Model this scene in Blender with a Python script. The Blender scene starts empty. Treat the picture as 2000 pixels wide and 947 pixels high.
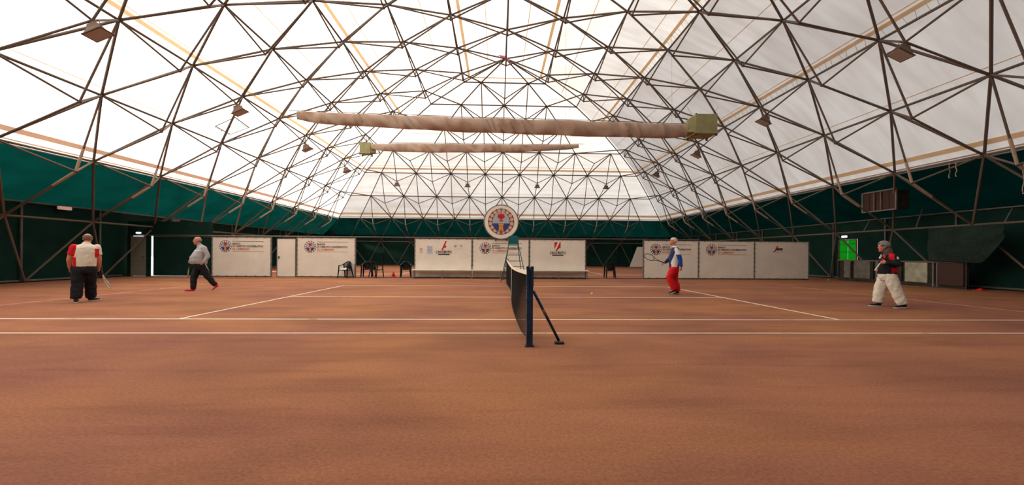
import bpy, bmesh, math, random
from mathutils import Vector, Matrix, Quaternion, noise
random.seed(7)
SC = bpy.context.scene
COL = SC.collection
R = math.radians

# ------------------------------------------------------------------ camera
CAM_H, FPX, YAW, ROLL, CY = 1.25935, 796.344, 0.0357489, 0.00712844, 496.7416
cam_d = bpy.data.cameras.new('camera')
cam = bpy.data.objects.new('camera', cam_d)
COL.objects.link(cam)
cam_d.sensor_fit = 'HORIZONTAL'
cam_d.sensor_width = 36.0
cam_d.lens = FPX / 2000.0 * 36.0
cam_d.shift_y = (CY - 473.5) / 2000.0
cam_d.clip_end = 400
cam.matrix_world = (Matrix.Translation((0, 0, CAM_H)) @ Matrix.Rotation(-YAW, 4, 'Z')
                    @ Matrix.Rotation(R(90), 4, 'X') @ Matrix.Rotation(ROLL, 4, 'Z'))
SC.camera = cam

# ------------------------------------------------------------------ sky, sun, exposure
world = bpy.data.worlds.new('sky')
SC.world = world
world.use_nodes = True
bg = world.node_tree.nodes['Background']
bg.inputs['Color'].default_value = (0.97, 0.98, 1.0, 1)
bg.inputs['Strength'].default_value = 0.72
sun_d = bpy.data.lights.new('sun', 'SUN')
sun_d.energy = 15.5
sun_d.color = (1.0, 0.95, 0.86)
sun_d.angle = R(6)
sun = bpy.data.objects.new('sun', sun_d)
COL.objects.link(sun)
sun.rotation_euler = Vector((-0.83, -0.31, 0.46)).to_track_quat('Z', 'Y').to_euler()
SC.view_settings.view_transform = 'Standard'
SC.view_settings.look = 'None'
SC.view_settings.exposure = 0.5
SC.view_settings.gamma = 1.0
SC.view_settings.use_curve_mapping = False
SC.cycles.use_denoising = True
SC.cycles.max_bounces = 8
SC.cycles.diffuse_bounces = 5
SC.cycles.transmission_bounces = 6
SC.cycles.sample_clamp_indirect = 6.0

# ------------------------------------------------------------------ helpers
def V(*a): return Vector(a)

def link(o, parent=None):
    COL.objects.link(o)
    if parent is not None: o.parent = parent
    return o

def tag(o, label=None, cat=None, group=None, kind=None):
    if label: o['label'] = label
    if cat: o['category'] = cat
    if group: o['group'] = group
    if kind: o['kind'] = kind
    return o

def empty(name, loc=(0, 0, 0), rz=0.0):
    o = bpy.data.objects.new(name, None)
    o.empty_display_size = 0.2
    o.location = loc
    o.rotation_euler = (0, 0, rz)
    return link(o)

def copy_tree(o, parent=None):
    kids = list(o.children)
    c = o.copy()
    COL.objects.link(c)
    c.parent = parent
    for k in kids: copy_tree(k, c)
    return c

class MB:
    """collects faces, builds one mesh object"""
    def __init__(self):
        self.v = []; self.f = []; self.m = []; self.cur = 0
    def add(self, vs, fs):
        n = len(self.v)
        self.v += [tuple(p) for p in vs]
        self.f += [tuple(i + n for i in f) for f in fs]
        self.m += [self.cur] * len(fs)
    def quad(self, a, b, c, d): self.add((a, b, c, d), ((0, 1, 2, 3),))
    def box(self, c, size, rot=None):
        c = Vector(c); hx, hy, hz = (s / 2 for s in size)
        vs = [Vector((x, y, z)) for x in (-hx, hx) for y in (-hy, hy) for z in (-hz, hz)]
        if rot is not None: vs = [rot @ p for p in vs]
        self.add([p + c for p in vs], ((0, 1, 3, 2), (4, 6, 7, 5), (0, 4, 5, 1), (2, 3, 7, 6), (0, 2, 6, 4), (1, 5, 7, 3)))
    def tube(self, pts, r, n=8, cap=True, ry=None, up=None, closed=False):
        pts = [Vector(p) for p in pts]
        k = len(pts)
        rs = list(r) if hasattr(r, '__len__') else [r] * k
        ys = rs if ry is None else (list(ry) if hasattr(ry, '__len__') else [ry] * k)
        base = len(self.v)
        ref = None
        for i, p in enumerate(pts):
            if closed: t = pts[(i + 1) % k] - pts[i - 1]
            else: t = pts[min(i + 1, k - 1)] - pts[max(i - 1, 0)]
            if t.length < 1e-9: t = Vector((0, 0, 1))
            t.normalize()
            if up is not None: ref = Vector(up)
            elif ref is None: ref = Vector((0, 0, 1)) if abs(t.z) < 0.9 else Vector((0, 1, 0))
            x = ref.cross(t)
            if x.length < 1e-6: x = Vector((1, 0, 0)).cross(t)
            x.normalize()
            y = t.cross(x)
            ref = y
            for j in range(n):
                a = 2 * math.pi * j / n
                self.v.append(tuple(p + x * math.cos(a) * rs[i] + y * math.sin(a) * ys[i]))
        rng = k if closed else k - 1
        for i in range(rng):
            for j in range(n):
                a = base + i * n + j; b = base + i * n + (j + 1) % n
                c = base + ((i + 1) % k) * n + (j + 1) % n; d = base + ((i + 1) % k) * n + j
                self.f.append((a, b, c, d)); self.m.append(self.cur)
        if cap and not closed:
            self.f.append(tuple(base + j for j in reversed(range(n)))); self.m.append(self.cur)
            self.f.append(tuple(base + (k - 1) * n + j for j in range(n))); self.m.append(self.cur)
    def ball(self, c, r, nu=12, nv=8, rot=None):
        c = Vector(c)
        rr = r if hasattr(r, '__len__') else (r, r, r)
        vs = []; fs = []
        def P(x, y, z):
            q = Vector((x * rr[0], y * rr[1], z * rr[2]))
            if rot is not None: q = rot @ q
            return q + c
        vs.append(P(0, 0, 1))
        for i in range(1, nv):
            th = math.pi * i / nv
            for j in range(nu):
                ph = 2 * math.pi * j / nu
                vs.append(P(math.sin(th) * math.cos(ph), math.sin(th) * math.sin(ph), math.cos(th)))
        vs.append(P(0, 0, -1))
        for j in range(nu): fs.append((0, 1 + j, 1 + (j + 1) % nu))
        for i in range(nv - 2):
            for j in range(nu):
                a = 1 + i * nu + j; b = 1 + i * nu + (j + 1) % nu
                fs.append((a, a + nu, b + nu, b))
        L = len(vs) - 1; o = 1 + (nv - 2) * nu
        for j in range(nu): fs.append((o + j, L, o + (j + 1) % nu))
        self.add(vs, fs)
    def prism(self, poly, o, ex, ey, th):
        """extrude a 2D polygon: origin o, axes ex, ey, thickness along ex x ey"""
        o = Vector(o); ex = Vector(ex); ey = Vector(ey)
        nrm = ex.cross(ey).normalized() * th
        k = len(poly)
        a = [o + ex * p[0] + ey * p[1] for p in poly]
        b = [p + nrm for p in a]
        fs = [tuple(reversed(range(k))), tuple(range(k, 2 * k))]
        fs += [(i, (i + 1) % k, k + (i + 1) % k, k + i) for i in range(k)]
        self.add(a + b, fs)
    def mesh(self, name):
        me = bpy.data.meshes.new(name)
        me.from_pydata(self.v, [], self.f)
        me.update()
        return me
    def build(self, name, mats, parent=None, smooth=False, bevel=0):
        me = self.mesh(name)
        for m in (mats if isinstance(mats, (list, tuple)) else [mats]): me.materials.append(m)
        if any(self.m): me.polygons.foreach_set('material_index', self.m)
        if smooth: me.polygons.foreach_set('use_smooth', [True] * len(me.polygons))
        o = bpy.data.objects.new(name, me)
        link(o, parent)
        if bevel:
            b = o.modifiers.new('bevel', 'BEVEL'); b.width = bevel; b.segments = 2; b.limit_method = 'ANGLE'
        return o

# ------------------------------------------------------------------ materials
MAT = {}
def mat(name, col, rough=0.6, metal=0.0, var=0.0, vscale=6.0, col2=None, bump=0.0, bscale=60.0, stretch=(1, 1, 1), spec=0.3, detail=5):
    m = bpy.data.materials.new(name); m.use_nodes = True
    nt = m.node_tree; N = nt.nodes; L = nt.links
    b = N['Principled BSDF']
    b.inputs['Roughness'].default_value = rough
    b.inputs['Metallic'].default_value = metal
    b.inputs['Specular IOR Level'].default_value = spec
    b.inputs['Base Color'].default_value = (*col, 1)
    if var or col2 or bump:
        tc = N.new('ShaderNodeTexCoord'); mp = N.new('ShaderNodeMapping')
        mp.inputs['Scale'].default_value = stretch
        L.new(tc.outputs['Object'], mp.inputs['Vector'])
    if var or col2:
        n = N.new('ShaderNodeTexNoise'); n.inputs['Scale'].default_value = vscale; n.inputs['Detail'].default_value = detail
        L.new(mp.outputs['Vector'], n.inputs['Vector'])
        cr = N.new('ShaderNodeValToRGB')
        cr.color_ramp.elements[0].position = 0.33; cr.color_ramp.elements[1].position = 0.68
        c2 = col2 if col2 else tuple(min(1, c * (1 + var)) for c in col)
        c1 = col if col2 else tuple(c * (1 - var) for c in col)
        cr.color_ramp.elements[0].color = (*c1, 1); cr.color_ramp.elements[1].color = (*c2, 1)
        L.new(n.outputs['Fac'], cr.inputs['Fac']); L.new(cr.outputs['Color'], b.inputs['Base Color'])
    if bump:
        n2 = N.new('ShaderNodeTexNoise'); n2.inputs['Scale'].default_value = bscale; n2.inputs['Detail'].default_value = 4
        L.new(mp.outputs['Vector'], n2.inputs['Vector'])
        bp = N.new('ShaderNodeBump'); bp.inputs['Strength'].default_value = bump; bp.inputs['Distance'].default_value = 0.02
        L.new(n2.outputs['Fac'], bp.inputs['Height']); L.new(bp.outputs['Normal'], b.inputs['Normal'])
    MAT[name] = m
    return m

def mat_thin(name, refl, trans, streak=0.0, stretch=(1, 1, 1), scale=3.0, dirt=None):
    """thin cloth or foil: diffuse reflection plus diffuse transmission"""
    m = bpy.data.materials.new(name); m.use_nodes = True
    nt = m.node_tree; N = nt.nodes; L = nt.links
    N.remove(N['Principled BSDF'])
    out = N['Material Output']
    d = N.new('ShaderNodeBsdfDiffuse'); t = N.new('ShaderNodeBsdfTranslucent'); a = N.new('ShaderNodeAddShader')
    d.inputs['Color'].default_value = (*refl, 1); t.inputs['Color'].default_value = (*trans, 1)
    L.new(d.outputs[0], a.inputs[0]); L.new(t.outputs[0], a.inputs[1]); L.new(a.outputs[0], out.inputs['Surface'])
    if streak:
        tc = N.new('ShaderNodeTexCoord'); mp = N.new('ShaderNodeMapping'); mp.inputs['Scale'].default_value = stretch
        L.new(tc.outputs['Object'], mp.inputs['Vector'])
        n = N.new('ShaderNodeTexNoise'); n.inputs['Scale'].default_value = scale; n.inputs['Detail'].default_value = 6
        L.new(mp.outputs['Vector'], n.inputs['Vector'])
        n2 = N.new('ShaderNodeTexNoise'); n2.inputs['Scale'].default_value = 0.35; n2.inputs['Detail'].default_value = 4
        L.new(tc.outputs['Object'], n2.inputs['Vector'])
        mx = N.new('ShaderNodeMath'); mx.operation = 'MULTIPLY'
        L.new(n.outputs['Fac'], mx.inputs[0]); L.new(n2.outputs['Fac'], mx.inputs[1])
        for node, base in ((d, refl), (t, trans)):
            cr = N.new('ShaderNodeValToRGB')
            cr.color_ramp.elements[0].position = 0.12; cr.color_ramp.elements[1].position = 0.36
            dk = dirt or (1 - streak, 1 - streak * 1.15, 1 - streak * 1.3)
            cr.color_ramp.elements[0].color = (*(b * k for b, k in zip(base, dk)), 1)
            cr.color_ramp.elements[1].color = (*base, 1)
            L.new(mx.outputs[0], cr.inputs['Fac']); L.new(cr.outputs['Color'], node.inputs['Color'])
    MAT[name] = m
    return m

def mat_emit(name, col, strength):
    m = bpy.data.materials.new(name); m.use_nodes = True
    b = m.node_tree.nodes['Principled BSDF']
    b.inputs['Base Color'].default_value = (*col, 1)
    b.inputs['Emission Color'].default_value = (*col, 1)
    b.inputs['Emission Strength'].default_value = strength
    MAT[name] = m
    return m

mat_thin('membrane', (0.42, 0.41, 0.40), (0.40, 0.392, 0.38), streak=0.17, stretch=(0.25, 1.6, 0.25), scale=1.6)
mat_thin('membrane_thin', (0.4, 0.4, 0.4), (0.58, 0.58, 0.58))
mat_thin('tarp_green', (0.0005, 0.0018, 0.0016), (0.0003, 0.0088, 0.0074), streak=0.35, stretch=(1, 0.6, 1), scale=1.2)
mat('wall_green', (0.006, 0.026, 0.020), 0.85, col2=(0.009, 0.038, 0.030), vscale=1.3, bump=0.25, bscale=25, spec=0.1)
mat_thin('strap_tan', (0.56, 0.43, 0.28), (0.30, 0.21, 0.12))
mat_thin('strap_brown', (0.40, 0.28, 0.20), (0.16, 0.10, 0.07))
mat('brown_wood', (0.20, 0.13, 0.085), 0.8, var=0.2, vscale=3)
mat('cord', (0.30, 0.22, 0.15), 0.9)
mat('steel_bar', (0.105, 0.080, 0.065), 0.62, metal=0.0, col2=(0.175, 0.13, 0.10), vscale=1.8, spec=0.35)
mat('steel_strut', (0.095, 0.070, 0.056), 0.62, col2=(0.155, 0.108, 0.082), vscale=1.8, spec=0.35)
mat('steel_rust', (0.16, 0.07, 0.045), 0.75, col2=(0.09, 0.055, 0.042), vscale=9)
mat('steel_beige', (0.52, 0.39, 0.30), 0.65, col2=(0.38, 0.26, 0.18), vscale=5)
mat('grey_steel', (0.17, 0.155, 0.135), 0.55, var=0.2, vscale=4)
mat('dark_steel', (0.045, 0.04, 0.036), 0.6, var=0.2, vscale=4)
mat('white_sheet', (0.80, 0.735, 0.64), 0.7, var=0.05, vscale=1.5)
mat('white_paint', (0.78, 0.76, 0.74), 0.5)
mat('ink_dark', (0.035, 0.030, 0.032), 0.7)
mat('ink_grey', (0.085, 0.065, 0.06), 0.7)
mat('ink_orange', (0.62, 0.17, 0.05), 0.7)
mat('ink_red', (0.55, 0.008, 0.012), 0.6)
mat('ink_brown', (0.15, 0.07, 0.05), 0.7)
mat('ink_pink', (0.66, 0.40, 0.30), 0.7)
mat('ink_cream', (0.86, 0.78, 0.69), 0.7)
mat('ink_skygrey', (0.42, 0.47, 0.50), 0.7)
mat('ink_blue', (0.035, 0.055, 0.22), 0.7)
mat('ink_gold', (0.68, 0.32, 0.04), 0.7)
mat('paper_blue', (0.52, 0.58, 0.68), 0.7)
mat('paper_white', (0.74, 0.70, 0.64), 0.7)
mat('post_blue', (0.006, 0.036, 0.090), 0.45, var=0.35, vscale=7, spec=0.4)
mat('net_black', (0.024, 0.019, 0.016), 0.9)
mat('net_band', (0.80, 0.68, 0.55), 0.8)
mat('umpire_green', (0.012, 0.085, 0.070), 0.5)
mat('umpire_panel', (0.004, 0.13, 0.14), 0.5)
mat('chair_plastic', (0.007, 0.009, 0.007), 0.5, spec=0.15)
mat('cone_red', (0.75, 0.012, 0.01), 0.5)
mat('ball_yellow', (0.72, 0.62, 0.06), 0.9)
mat('heater_green', (0.30, 0.29, 0.13), 0.55, var=0.12, vscale=3)
mat('duct_cloth', (0.36, 0.225, 0.16), 0.75, col2=(0.50, 0.37, 0.29), vscale=1.1, stretch=(0.8, 1, 1))
mat('pink_ribbon', (0.85, 0.18, 0.32), 0.8)
mat('lamp_rust', (0.11, 0.075, 0.058), 0.7, col2=(0.17, 0.085, 0.06), vscale=6)
mat('lamp_glass', (0.40, 0.36, 0.32), 0.25, spec=0.6)
mat('door_grey', (0.26, 0.25, 0.20), 0.6, var=0.08)
mat('vent_brown', (0.055, 0.026, 0.018), 0.7)
mat('panel_grey', (0.16, 0.15, 0.12), 0.8, var=0.3, vscale=3)
mat('panel_pale', (0.36, 0.35, 0.25), 0.8, var=0.22, vscale=4)
mat('panel_umber', (0.035, 0.028, 0.022), 0.8, var=0.3, vscale=4)
mat_thin('green_pane', (0.01, 0.16, 0.02), (0.005, 0.42, 0.03))
mat_emit('exit_light', (0.85, 0.9, 1.0), 2.5)
mat_emit('lamp_pink', (0.75, 0.42, 0.36), 0.28)
mat('net_drape', (0.016, 0.034, 0.026), 0.9, var=0.25, vscale=1.6)
# people
mat('skin', (0.52, 0.235, 0.15), 0.55, var=0.08, vscale=20)
mat('skin_red', (0.56, 0.20, 0.125), 0.55, var=0.08, vscale=20)
mat('hair_grey', (0.22, 0.20, 0.19), 0.8, var=0.4, vscale=40)
mat('hair_white', (0.62, 0.50, 0.38), 0.8, var=0.2, vscale=40)
mat('hair_thin', (0.20, 0.13, 0.10), 0.8)
mat('cloth_cream', (0.72, 0.66, 0.55), 0.85, bump=0.5, bscale=9)
mat('cloth_red', (0.62, 0.006, 0.012), 0.8, bump=0.35, bscale=9)
mat('cloth_black', (0.010, 0.011, 0.015), 0.85, bump=0.35, bscale=9)
mat('cloth_grey', (0.40, 0.39, 0.40), 0.85, bump=0.5, bscale=9)
mat('cloth_navy', (0.022, 0.028, 0.085), 0.8)
mat('cloth_white', (0.80, 0.77, 0.73), 0.85, bump=0.3, bscale=9)
mat('cloth_blue', (0.008, 0.055, 0.30), 0.8)
mat('eye_dark', (0.02, 0.015, 0.012), 0.3)
mat('eye_white', (0.75, 0.72, 0.68), 0.3)
mat('lip', (0.34, 0.09, 0.07), 0.5)
mat('racket_dark', (0.014, 0.014, 0.016), 0.35, spec=0.5)
mat('racket_white', (0.75, 0.72, 0.68), 0.4)
mat('string_cream', (0.55, 0.50, 0.42), 0.6)

# clay floor
def make_clay():
    m = bpy.data.materials.new('clay'); m.use_nodes = True
    nt = m.node_tree; N = nt.nodes; L = nt.links
    b = N['Principled BSDF']; b.inputs['Roughness'].default_value = 0.92; b.inputs['Specular IOR Level'].default_value = 0.12
    tc = N.new('ShaderNodeTexCoord')
    def noise(sc, det, st=(1, 1, 1), rough=0.55, dist=0.0):
        mp = N.new('ShaderNodeMapping'); mp.inputs['Scale'].default_value = st
        L.new(tc.outputs['Object'], mp.inputs['Vector'])
        n = N.new('ShaderNodeTexNoise'); n.inputs['Scale'].default_value = sc; n.inputs['Detail'].default_value = det
        n.inputs['Roughness'].default_value = rough; n.inputs['Distortion'].default_value = dist
        L.new(mp.outputs['Vector'], n.inputs['Vector']); return n.outputs['Fac']
    def ramp(fac, p0, c0, p1, c1):
        r = N.new('ShaderNodeValToRGB'); e = r.color_ramp.elements
        e[0].position = p0; e[1].position = p1; e[0].color = (*c0, 1); e[1].color = (*c1, 1)
        L.new(fac, r.inputs['Fac']); return r.outputs['Color']
    def mul(a, b_, f=1.0):
        x = N.new('ShaderNodeMix'); x.data_type = 'RGBA'; x.blend_type = 'MULTIPLY'; x.inputs[0].default_value = f
        L.new(a, x.inputs[6]); L.new(b_, x.inputs[7]); return x.outputs[2]
    big = ramp(noise(0.16, 4, (0.6, 1, 1), dist=0.6), 0.34, (0.315, 0.128, 0.074), 0.66, (0.41, 0.178, 0.088))
    patch = ramp(noise(0.9, 6, (0.5, 1, 1), dist=0.5), 0.34, (0.78, 0.78, 0.80), 0.60, (1.03, 1.02, 1.0))
    drag = ramp(noise(1.1, 5, (0.25, 2.4, 1), dist=0.9), 0.33, (0.87, 0.86, 0.86), 0.50, (1, 1, 1))
    grain = ramp(noise(38, 3, rough=0.7), 0.30, (0.76, 0.76, 0.77), 0.72, (1.18, 1.17, 1.16))
    fine = ramp(noise(120, 2, rough=0.8), 0.25, (0.86, 0.86, 0.86), 0.75, (1.12, 1.12, 1.12))
    tint = ramp(noise(0.33, 5, (0.7, 1, 1), dist=0.8), 0.38, (0.88, 0.84, 0.98), 0.62, (1.04, 1.05, 0.92))
    c = mul(mul(mul(mul(mul(big, patch), drag), grain), fine), tint)
    L.new(c, b.inputs['Base Color'])
    bp = N.new('ShaderNodeBump'); bp.inputs['Strength'].default_value = 0.35; bp.inputs['Distance'].default_value = 0.006
    L.new(noise(150, 3, rough=0.8), bp.inputs['Height']); L.new(bp.outputs['Normal'], b.inputs['Normal'])
    MAT['clay'] = m
make_clay()

def mat_line(name, col, wear):
    m = bpy.data.materials.new(name); m.use_nodes = True
    nt = m.node_tree; N = nt.nodes; L = nt.links
    b = N['Principled BSDF']; b.inputs['Roughness'].default_value = 0.8; b.inputs['Specular IOR Level'].default_value = 0.1
    tc = N.new('ShaderNodeTexCoord')
    n = N.new('ShaderNodeTexNoise'); n.inputs['Scale'].default_value = 2.2; n.inputs['Detail'].default_value = 8
    n.inputs['Roughness'].default_value = 0.7
    L.new(tc.outputs['Object'], n.inputs['Vector'])
    r = N.new('ShaderNodeValToRGB'); e = r.color_ramp.elements
    e[0].position = wear; e[1].position = wear + 0.22
    e[0].color = (0.37, 0.155, 0.085, 1); e[1].color = (*col, 1)
    L.new(n.outputs['Fac'], r.inputs['Fac']); L.new(r.outputs['Color'], b.inputs['Base Color'])
    MAT[name] = m
mat_line('line_white', (0.86, 0.77, 0.67), 0.22)
mat_line('line_worn', (0.50, 0.29, 0.19), 0.36)

# ------------------------------------------------------------------ hall geometry (space frame grid)
AL = 0.87
S = 3.681 * AL
Y0 = 2.77 * AL
XC = 0.484 * AL
XR = [AL * x for x in (0, 3.177, 6.248, 9.183, 11.998, 14.595, 16.925, 18.986, 20.761)]
ZR = [CAM_H + AL * (z - CAM_H) for z in (14.948, 14.678, 14.044, 13.021, 11.616, 9.853, 7.727, 5.371, 2.728)]
YE = [AL * y for y in (28.537, 31.94, 35.05, 38.25, 41.37, 43.86, 46.27, 48.25, 50.05)]
TANG = [0.0] + [math.degrees(math.atan2(ZR[j] - ZR[j + 1], XR[j + 1] - XR[j])) for j in range(8)] + [63]
NRM = [0.0] + [(TANG[j] + TANG[j + 1]) / 2 for j in range(1, 9)]
ETANG = [0.0] + [math.degrees(math.atan2(ZR[j] - ZR[j + 1], YE[j + 1] - YE[j])) for j in range(8)] + [62]
ENRM = [0.0] + [(ETANG[j] + ETANG[j + 1]) / 2 for j in range(1, 9)]
PH = 1.33 * AL
WALL_X = 19.35      # distance of the side walls from the hall axis
WALL_Y = 44.85      # far wall
BACK_Y = -3.0       # unseen rear wall, set close to dim the near floor
WALL_TOP = 3.22

def NB(j, i, sd):   # barrel node, row j, index i
    return V(XC + sd * XR[j], Y0 + (i + 0.5 * (j % 2)) * S, ZR[j])
def NE(k, m):       # end-face node
    return V(XC + m * S, YE[k], ZR[k])
def HIP(j, sd):
    return V(XC + sd * XR[j], YE[j], ZR[j])

# ------------------------------------------------------------------ floor and court lines
mb = MB(); mb.quad((XC - WALL_X - .15, BACK_Y - .15, 0), (XC + WALL_X + .15, BACK_Y - .15, 0), (XC + WALL_X + .15, WALL_Y + .15, 0), (XC - WALL_X - .15, WALL_Y + .15, 0))
floor = mb.build('floor', MAT['clay']); tag(floor, 'reddish orange clay court floor with scuffs and drag marks', kind='structure')

mb = MB(); mb.quad((-90, -60, -.03), (90, -60, -.03), (90, 130, -.03), (-90, 130, -.03))
tag(mb.build('ground', mat('concrete', (0.62, 0.62, 0.62), 0.9, var=0.1, vscale=1)), 'pale concrete ground outside the hall', kind='structure')
def court_line(x0, x1, y0, y1, m='line_white', z=0.004):
    mb = MB(); mb.box(((x0 + x1) / 2, (y0 + y1) / 2, z / 2), (x1 - x0, y1 - y0, z))
    return mb.build('court_line', MAT[m], floor)
NX, D0 = 0.427, 6.509
W = 0.05
def court(d0, mains, faint):
    for dy, hw, m in ((0, 11.885, mains), (1.37, 11.885, mains), (9.6, 11.885, faint), (10.97, 11.885, faint)):
        court_line(NX - hw, NX + hw, d0 + dy - W / 2, d0 + dy + W / 2, m)
    court_line(NX - 6.4, NX + 6.4, d0 + 5.485 - W / 2, d0 + 5.485 + W / 2)
    for sx in (-1, 1):
        court_line(NX + sx * 6.4 - W / 2, NX + sx * 6.4 + W / 2, d0 + 1.37, d0 + 9.6, z=0.0045)
        court_line(NX + sx * 11.885 - W, NX + sx * 11.885 + W, d0, d0 + 10.97, 'line_worn', z=0.0035)
# near court: near sidelines run the full width of the picture, the far singles line is bright between the service lines
for dy in (0, 1.37): court_line(NX - 11.885, NX + 11.885, D0 + dy - W / 2, D0 + dy + W / 2)
court_line(NX - 6.4, NX + 6.4, D0 + 9.6 - W / 2, D0 + 9.6 + W / 2)
for sx in (-1, 1):
    a, b = sorted((NX + sx * 6.4, NX + sx * 11.885))
    court_line(a, b, D0 + 9.6 - W / 2, D0 + 9.6 + W / 2, 'line_worn')
    court_line(NX + sx * 6.4 - W / 2, NX + sx * 6.4 + W / 2, D0 + 1.37, D0 + 9.6, z=0.0045)
    court_line(NX + sx * 11.885 - W, NX + sx * 11.885 + W, D0, D0 + 10.97, 'line_worn', z=0.0035)
court_line(NX - 11.885, NX + 11.885, D0 + 10.97 - W / 2, D0 + 10.97 + W / 2, 'line_worn')
court_line(NX - 6.4, NX + 6.4, D0 + 5.485 - W / 2, D0 + 5.485 + W / 2)
court(24.75, 'line_white', 'line_worn')

# ------------------------------------------------------------------ ceiling membrane
T = 0.16  # the cloth lies outside the frame
def mrow(j, sd, y):
    n = R(NRM[j]); return V(XC + sd * (XR[j] + T * math.sin(n)), y, ZR[j] + T * math.cos(n))
def mhip(j, sd):
    n = R(NRM[j]); return V(XC + sd * (XR[j] + T * math.sin(n)), YE[j] + T * math.sin(R(ENRM[j])), ZR[j] + T * math.cos(n))
mb = MB()
for sd in (-1, 1):
    for j in range(7):
        a, b = mrow(j, sd, BACK_Y), mrow(j + 1, sd, BACK_Y)
        c, d = mhip(j + 1, sd), mhip(j, sd)
        K = 12
        for k in range(K):
            t0, t1 = k / K, (k + 1) / K
            mb.quad(a.lerp(d, t0), b.lerp(c, t0), b.lerp(c, t1), a.lerp(d, t1))
for j in range(7):
    if j == 0: mb.add((mhip(0, 1), mhip(1, 1), mhip(1, -1)), ((0, 1, 2),))
    else: mb.quad(mhip(j, -1), mhip(j, 1), mhip(j + 1, 1), mhip(j + 1, -1))
# rear gable
prof = [mrow(j, -1, BACK_Y) for j in range(7, 0, -1)] + [mrow(0, 1, BACK_Y)] + [mrow(j, 1, BACK_Y) for j in range(1, 8)]
# hem hanging below the eave
def hem(p, q): mb.quad(p, q, q + V(0, 0, -0.16), p + V(0, 0, -0.16))
for sd in (-1, 1): hem(mrow(7, sd, BACK_Y), mhip(7, sd))
hem(mhip(7, -1), mhip(7, 1))
ceiling = mb.build('ceiling', MAT['membrane'])
tag(ceiling, 'white translucent membrane roof stretched over the steel frame', kind='structure')

# arc position -> point on the membrane, a little below its inner face
ARC = [0.0]
for j in range(7): ARC.append(ARC[-1] + math.hypot(XR[j + 1] - XR[j], ZR[j + 1] - ZR[j]))
def on_arc(a, sd, inset=0.0):
    """returns (front point, hip point) at arc distance a from the ridge"""
    for j in range(7):
        if a <= ARC[j + 1] + 1e-6:
            t = (a - ARC[j]) / (ARC[j + 1] - ARC[j])
            n = R(TANG[j + 1]); off = V(-sd * math.sin(n), 0, -math.cos(n)) * inset
            return mrow(j, sd, BACK_Y).lerp(mrow(j + 1, sd, BACK_Y), t) + off, mhip(j, sd).lerp(mhip(j + 1, sd), t) + off, n
    return on_arc(ARC[-1], sd, inset)
def strip(name, p, q, n, w, th, m, axis):
    """flat band from p to q lying on the cloth; n = slope angle; axis = outward horizontal"""
    tan = axis * math.cos(n) + V(0, 0, -math.sin(n))
    nor = axis * math.sin(n) + V(0, 0, math.cos(n))
    mb = MB()
    a = [p - tan * w / 2 - nor * th, p + tan * w / 2 - nor * th, q + tan * w / 2 - nor * th, q - tan * w / 2 - nor * th]
    mb.quad(*a)
    return mb.build(name, MAT[m], ceiling)
for sd in (-1, 1):
    ax = V(sd, 0, 0)
    for k, a in enumerate((2.73, 9.05, 15.35)):
        p, q, n = on_arc(a * AL, sd, 0.004); p.y = 3.0
        st = strip('seam_strap', p, q, n, 0.15, 0.03, 'strap_tan', ax)
        # lacing between the strap and the frame
        mb = MB(); tan = ax * math.cos(n) + V(0, 0, -math.sin(n))
        y = 8.0
        while y < q.y - 0.4:
            b0 = V(p.x, y, p.z) + tan * 0.07; nor = ax * math.sin(n) + V(0, 0, math.cos(n))
            b1 = b0 + tan * 0.24 - nor * 0.10 + V(0, random.uniform(-.06, .12), 0)
            mb.tube((b0, b1), 0.006, 4); y += random.uniform(0.28, 0.4)
        lc = mb.build('lacing', MAT['cord'], st); lc['kind'] = 'stuff'
    for a in (1.25, 4.72, 8.2, 11.68, 15.15, 18.62):
        p, q, n = on_arc(a * AL, sd, 0.004); p.y = 3.0
        strip('weld_seam', p, q, n, 0.035, 0.006, 'strap_tan', ax)
    a = ARC[7] - 0.42
    p, q, n = on_arc(a, sd, 0.004); p.y = 2.0
    strip('eave_strap', p, q, n, 0.20, 0.035, 'strap_tan' if sd > 0 else 'strap_brown', ax)
    p, q, n = on_arc(ARC[7] - 0.06, sd, 0.004); p.y = 2.0
    strip('eave_pipe', p, q, n, 0.06, 0.05, 'strap_brown', ax)
def end_arc(k, t, inset):
    p, q = mhip(k, -1).lerp(mhip(k + 1, -1), t), mhip(k, 1).lerp(mhip(k + 1, 1), t)
    n = R(ETANG[k + 1]); off = V(0, -math.sin(n), -math.cos(n)) * inset
    return p + off, q + off, n
for k, t, w, nm, m in ((0, 0.86, 0.14, 'seam_strap', 'strap_tan'), (1, 0.75, .035, 'weld_seam', 'strap_tan'), (2, .8, .14, 'seam_strap', 'strap_tan'), (3, 0.3, .035, 'weld_seam', 'strap_tan'),
                    (4, 0.84, 0.20, 'seam_strap', 'strap_tan'), (4, 0.72, .035, 'weld_seam', 'strap_tan'), (5, 0.90, .035, 'weld_seam', 'strap_tan'), (6, 0.82, 0.24, 'eave_strap', 'strap_tan'), (6, .97, .07, 'eave_pipe', 'strap_brown')):
    p, q, n = end_arc(k, t, 0.004)
    strip(nm, p, q, n, w, 0.03 if w > .1 else .008, m, V(0, 1, 0))
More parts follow.
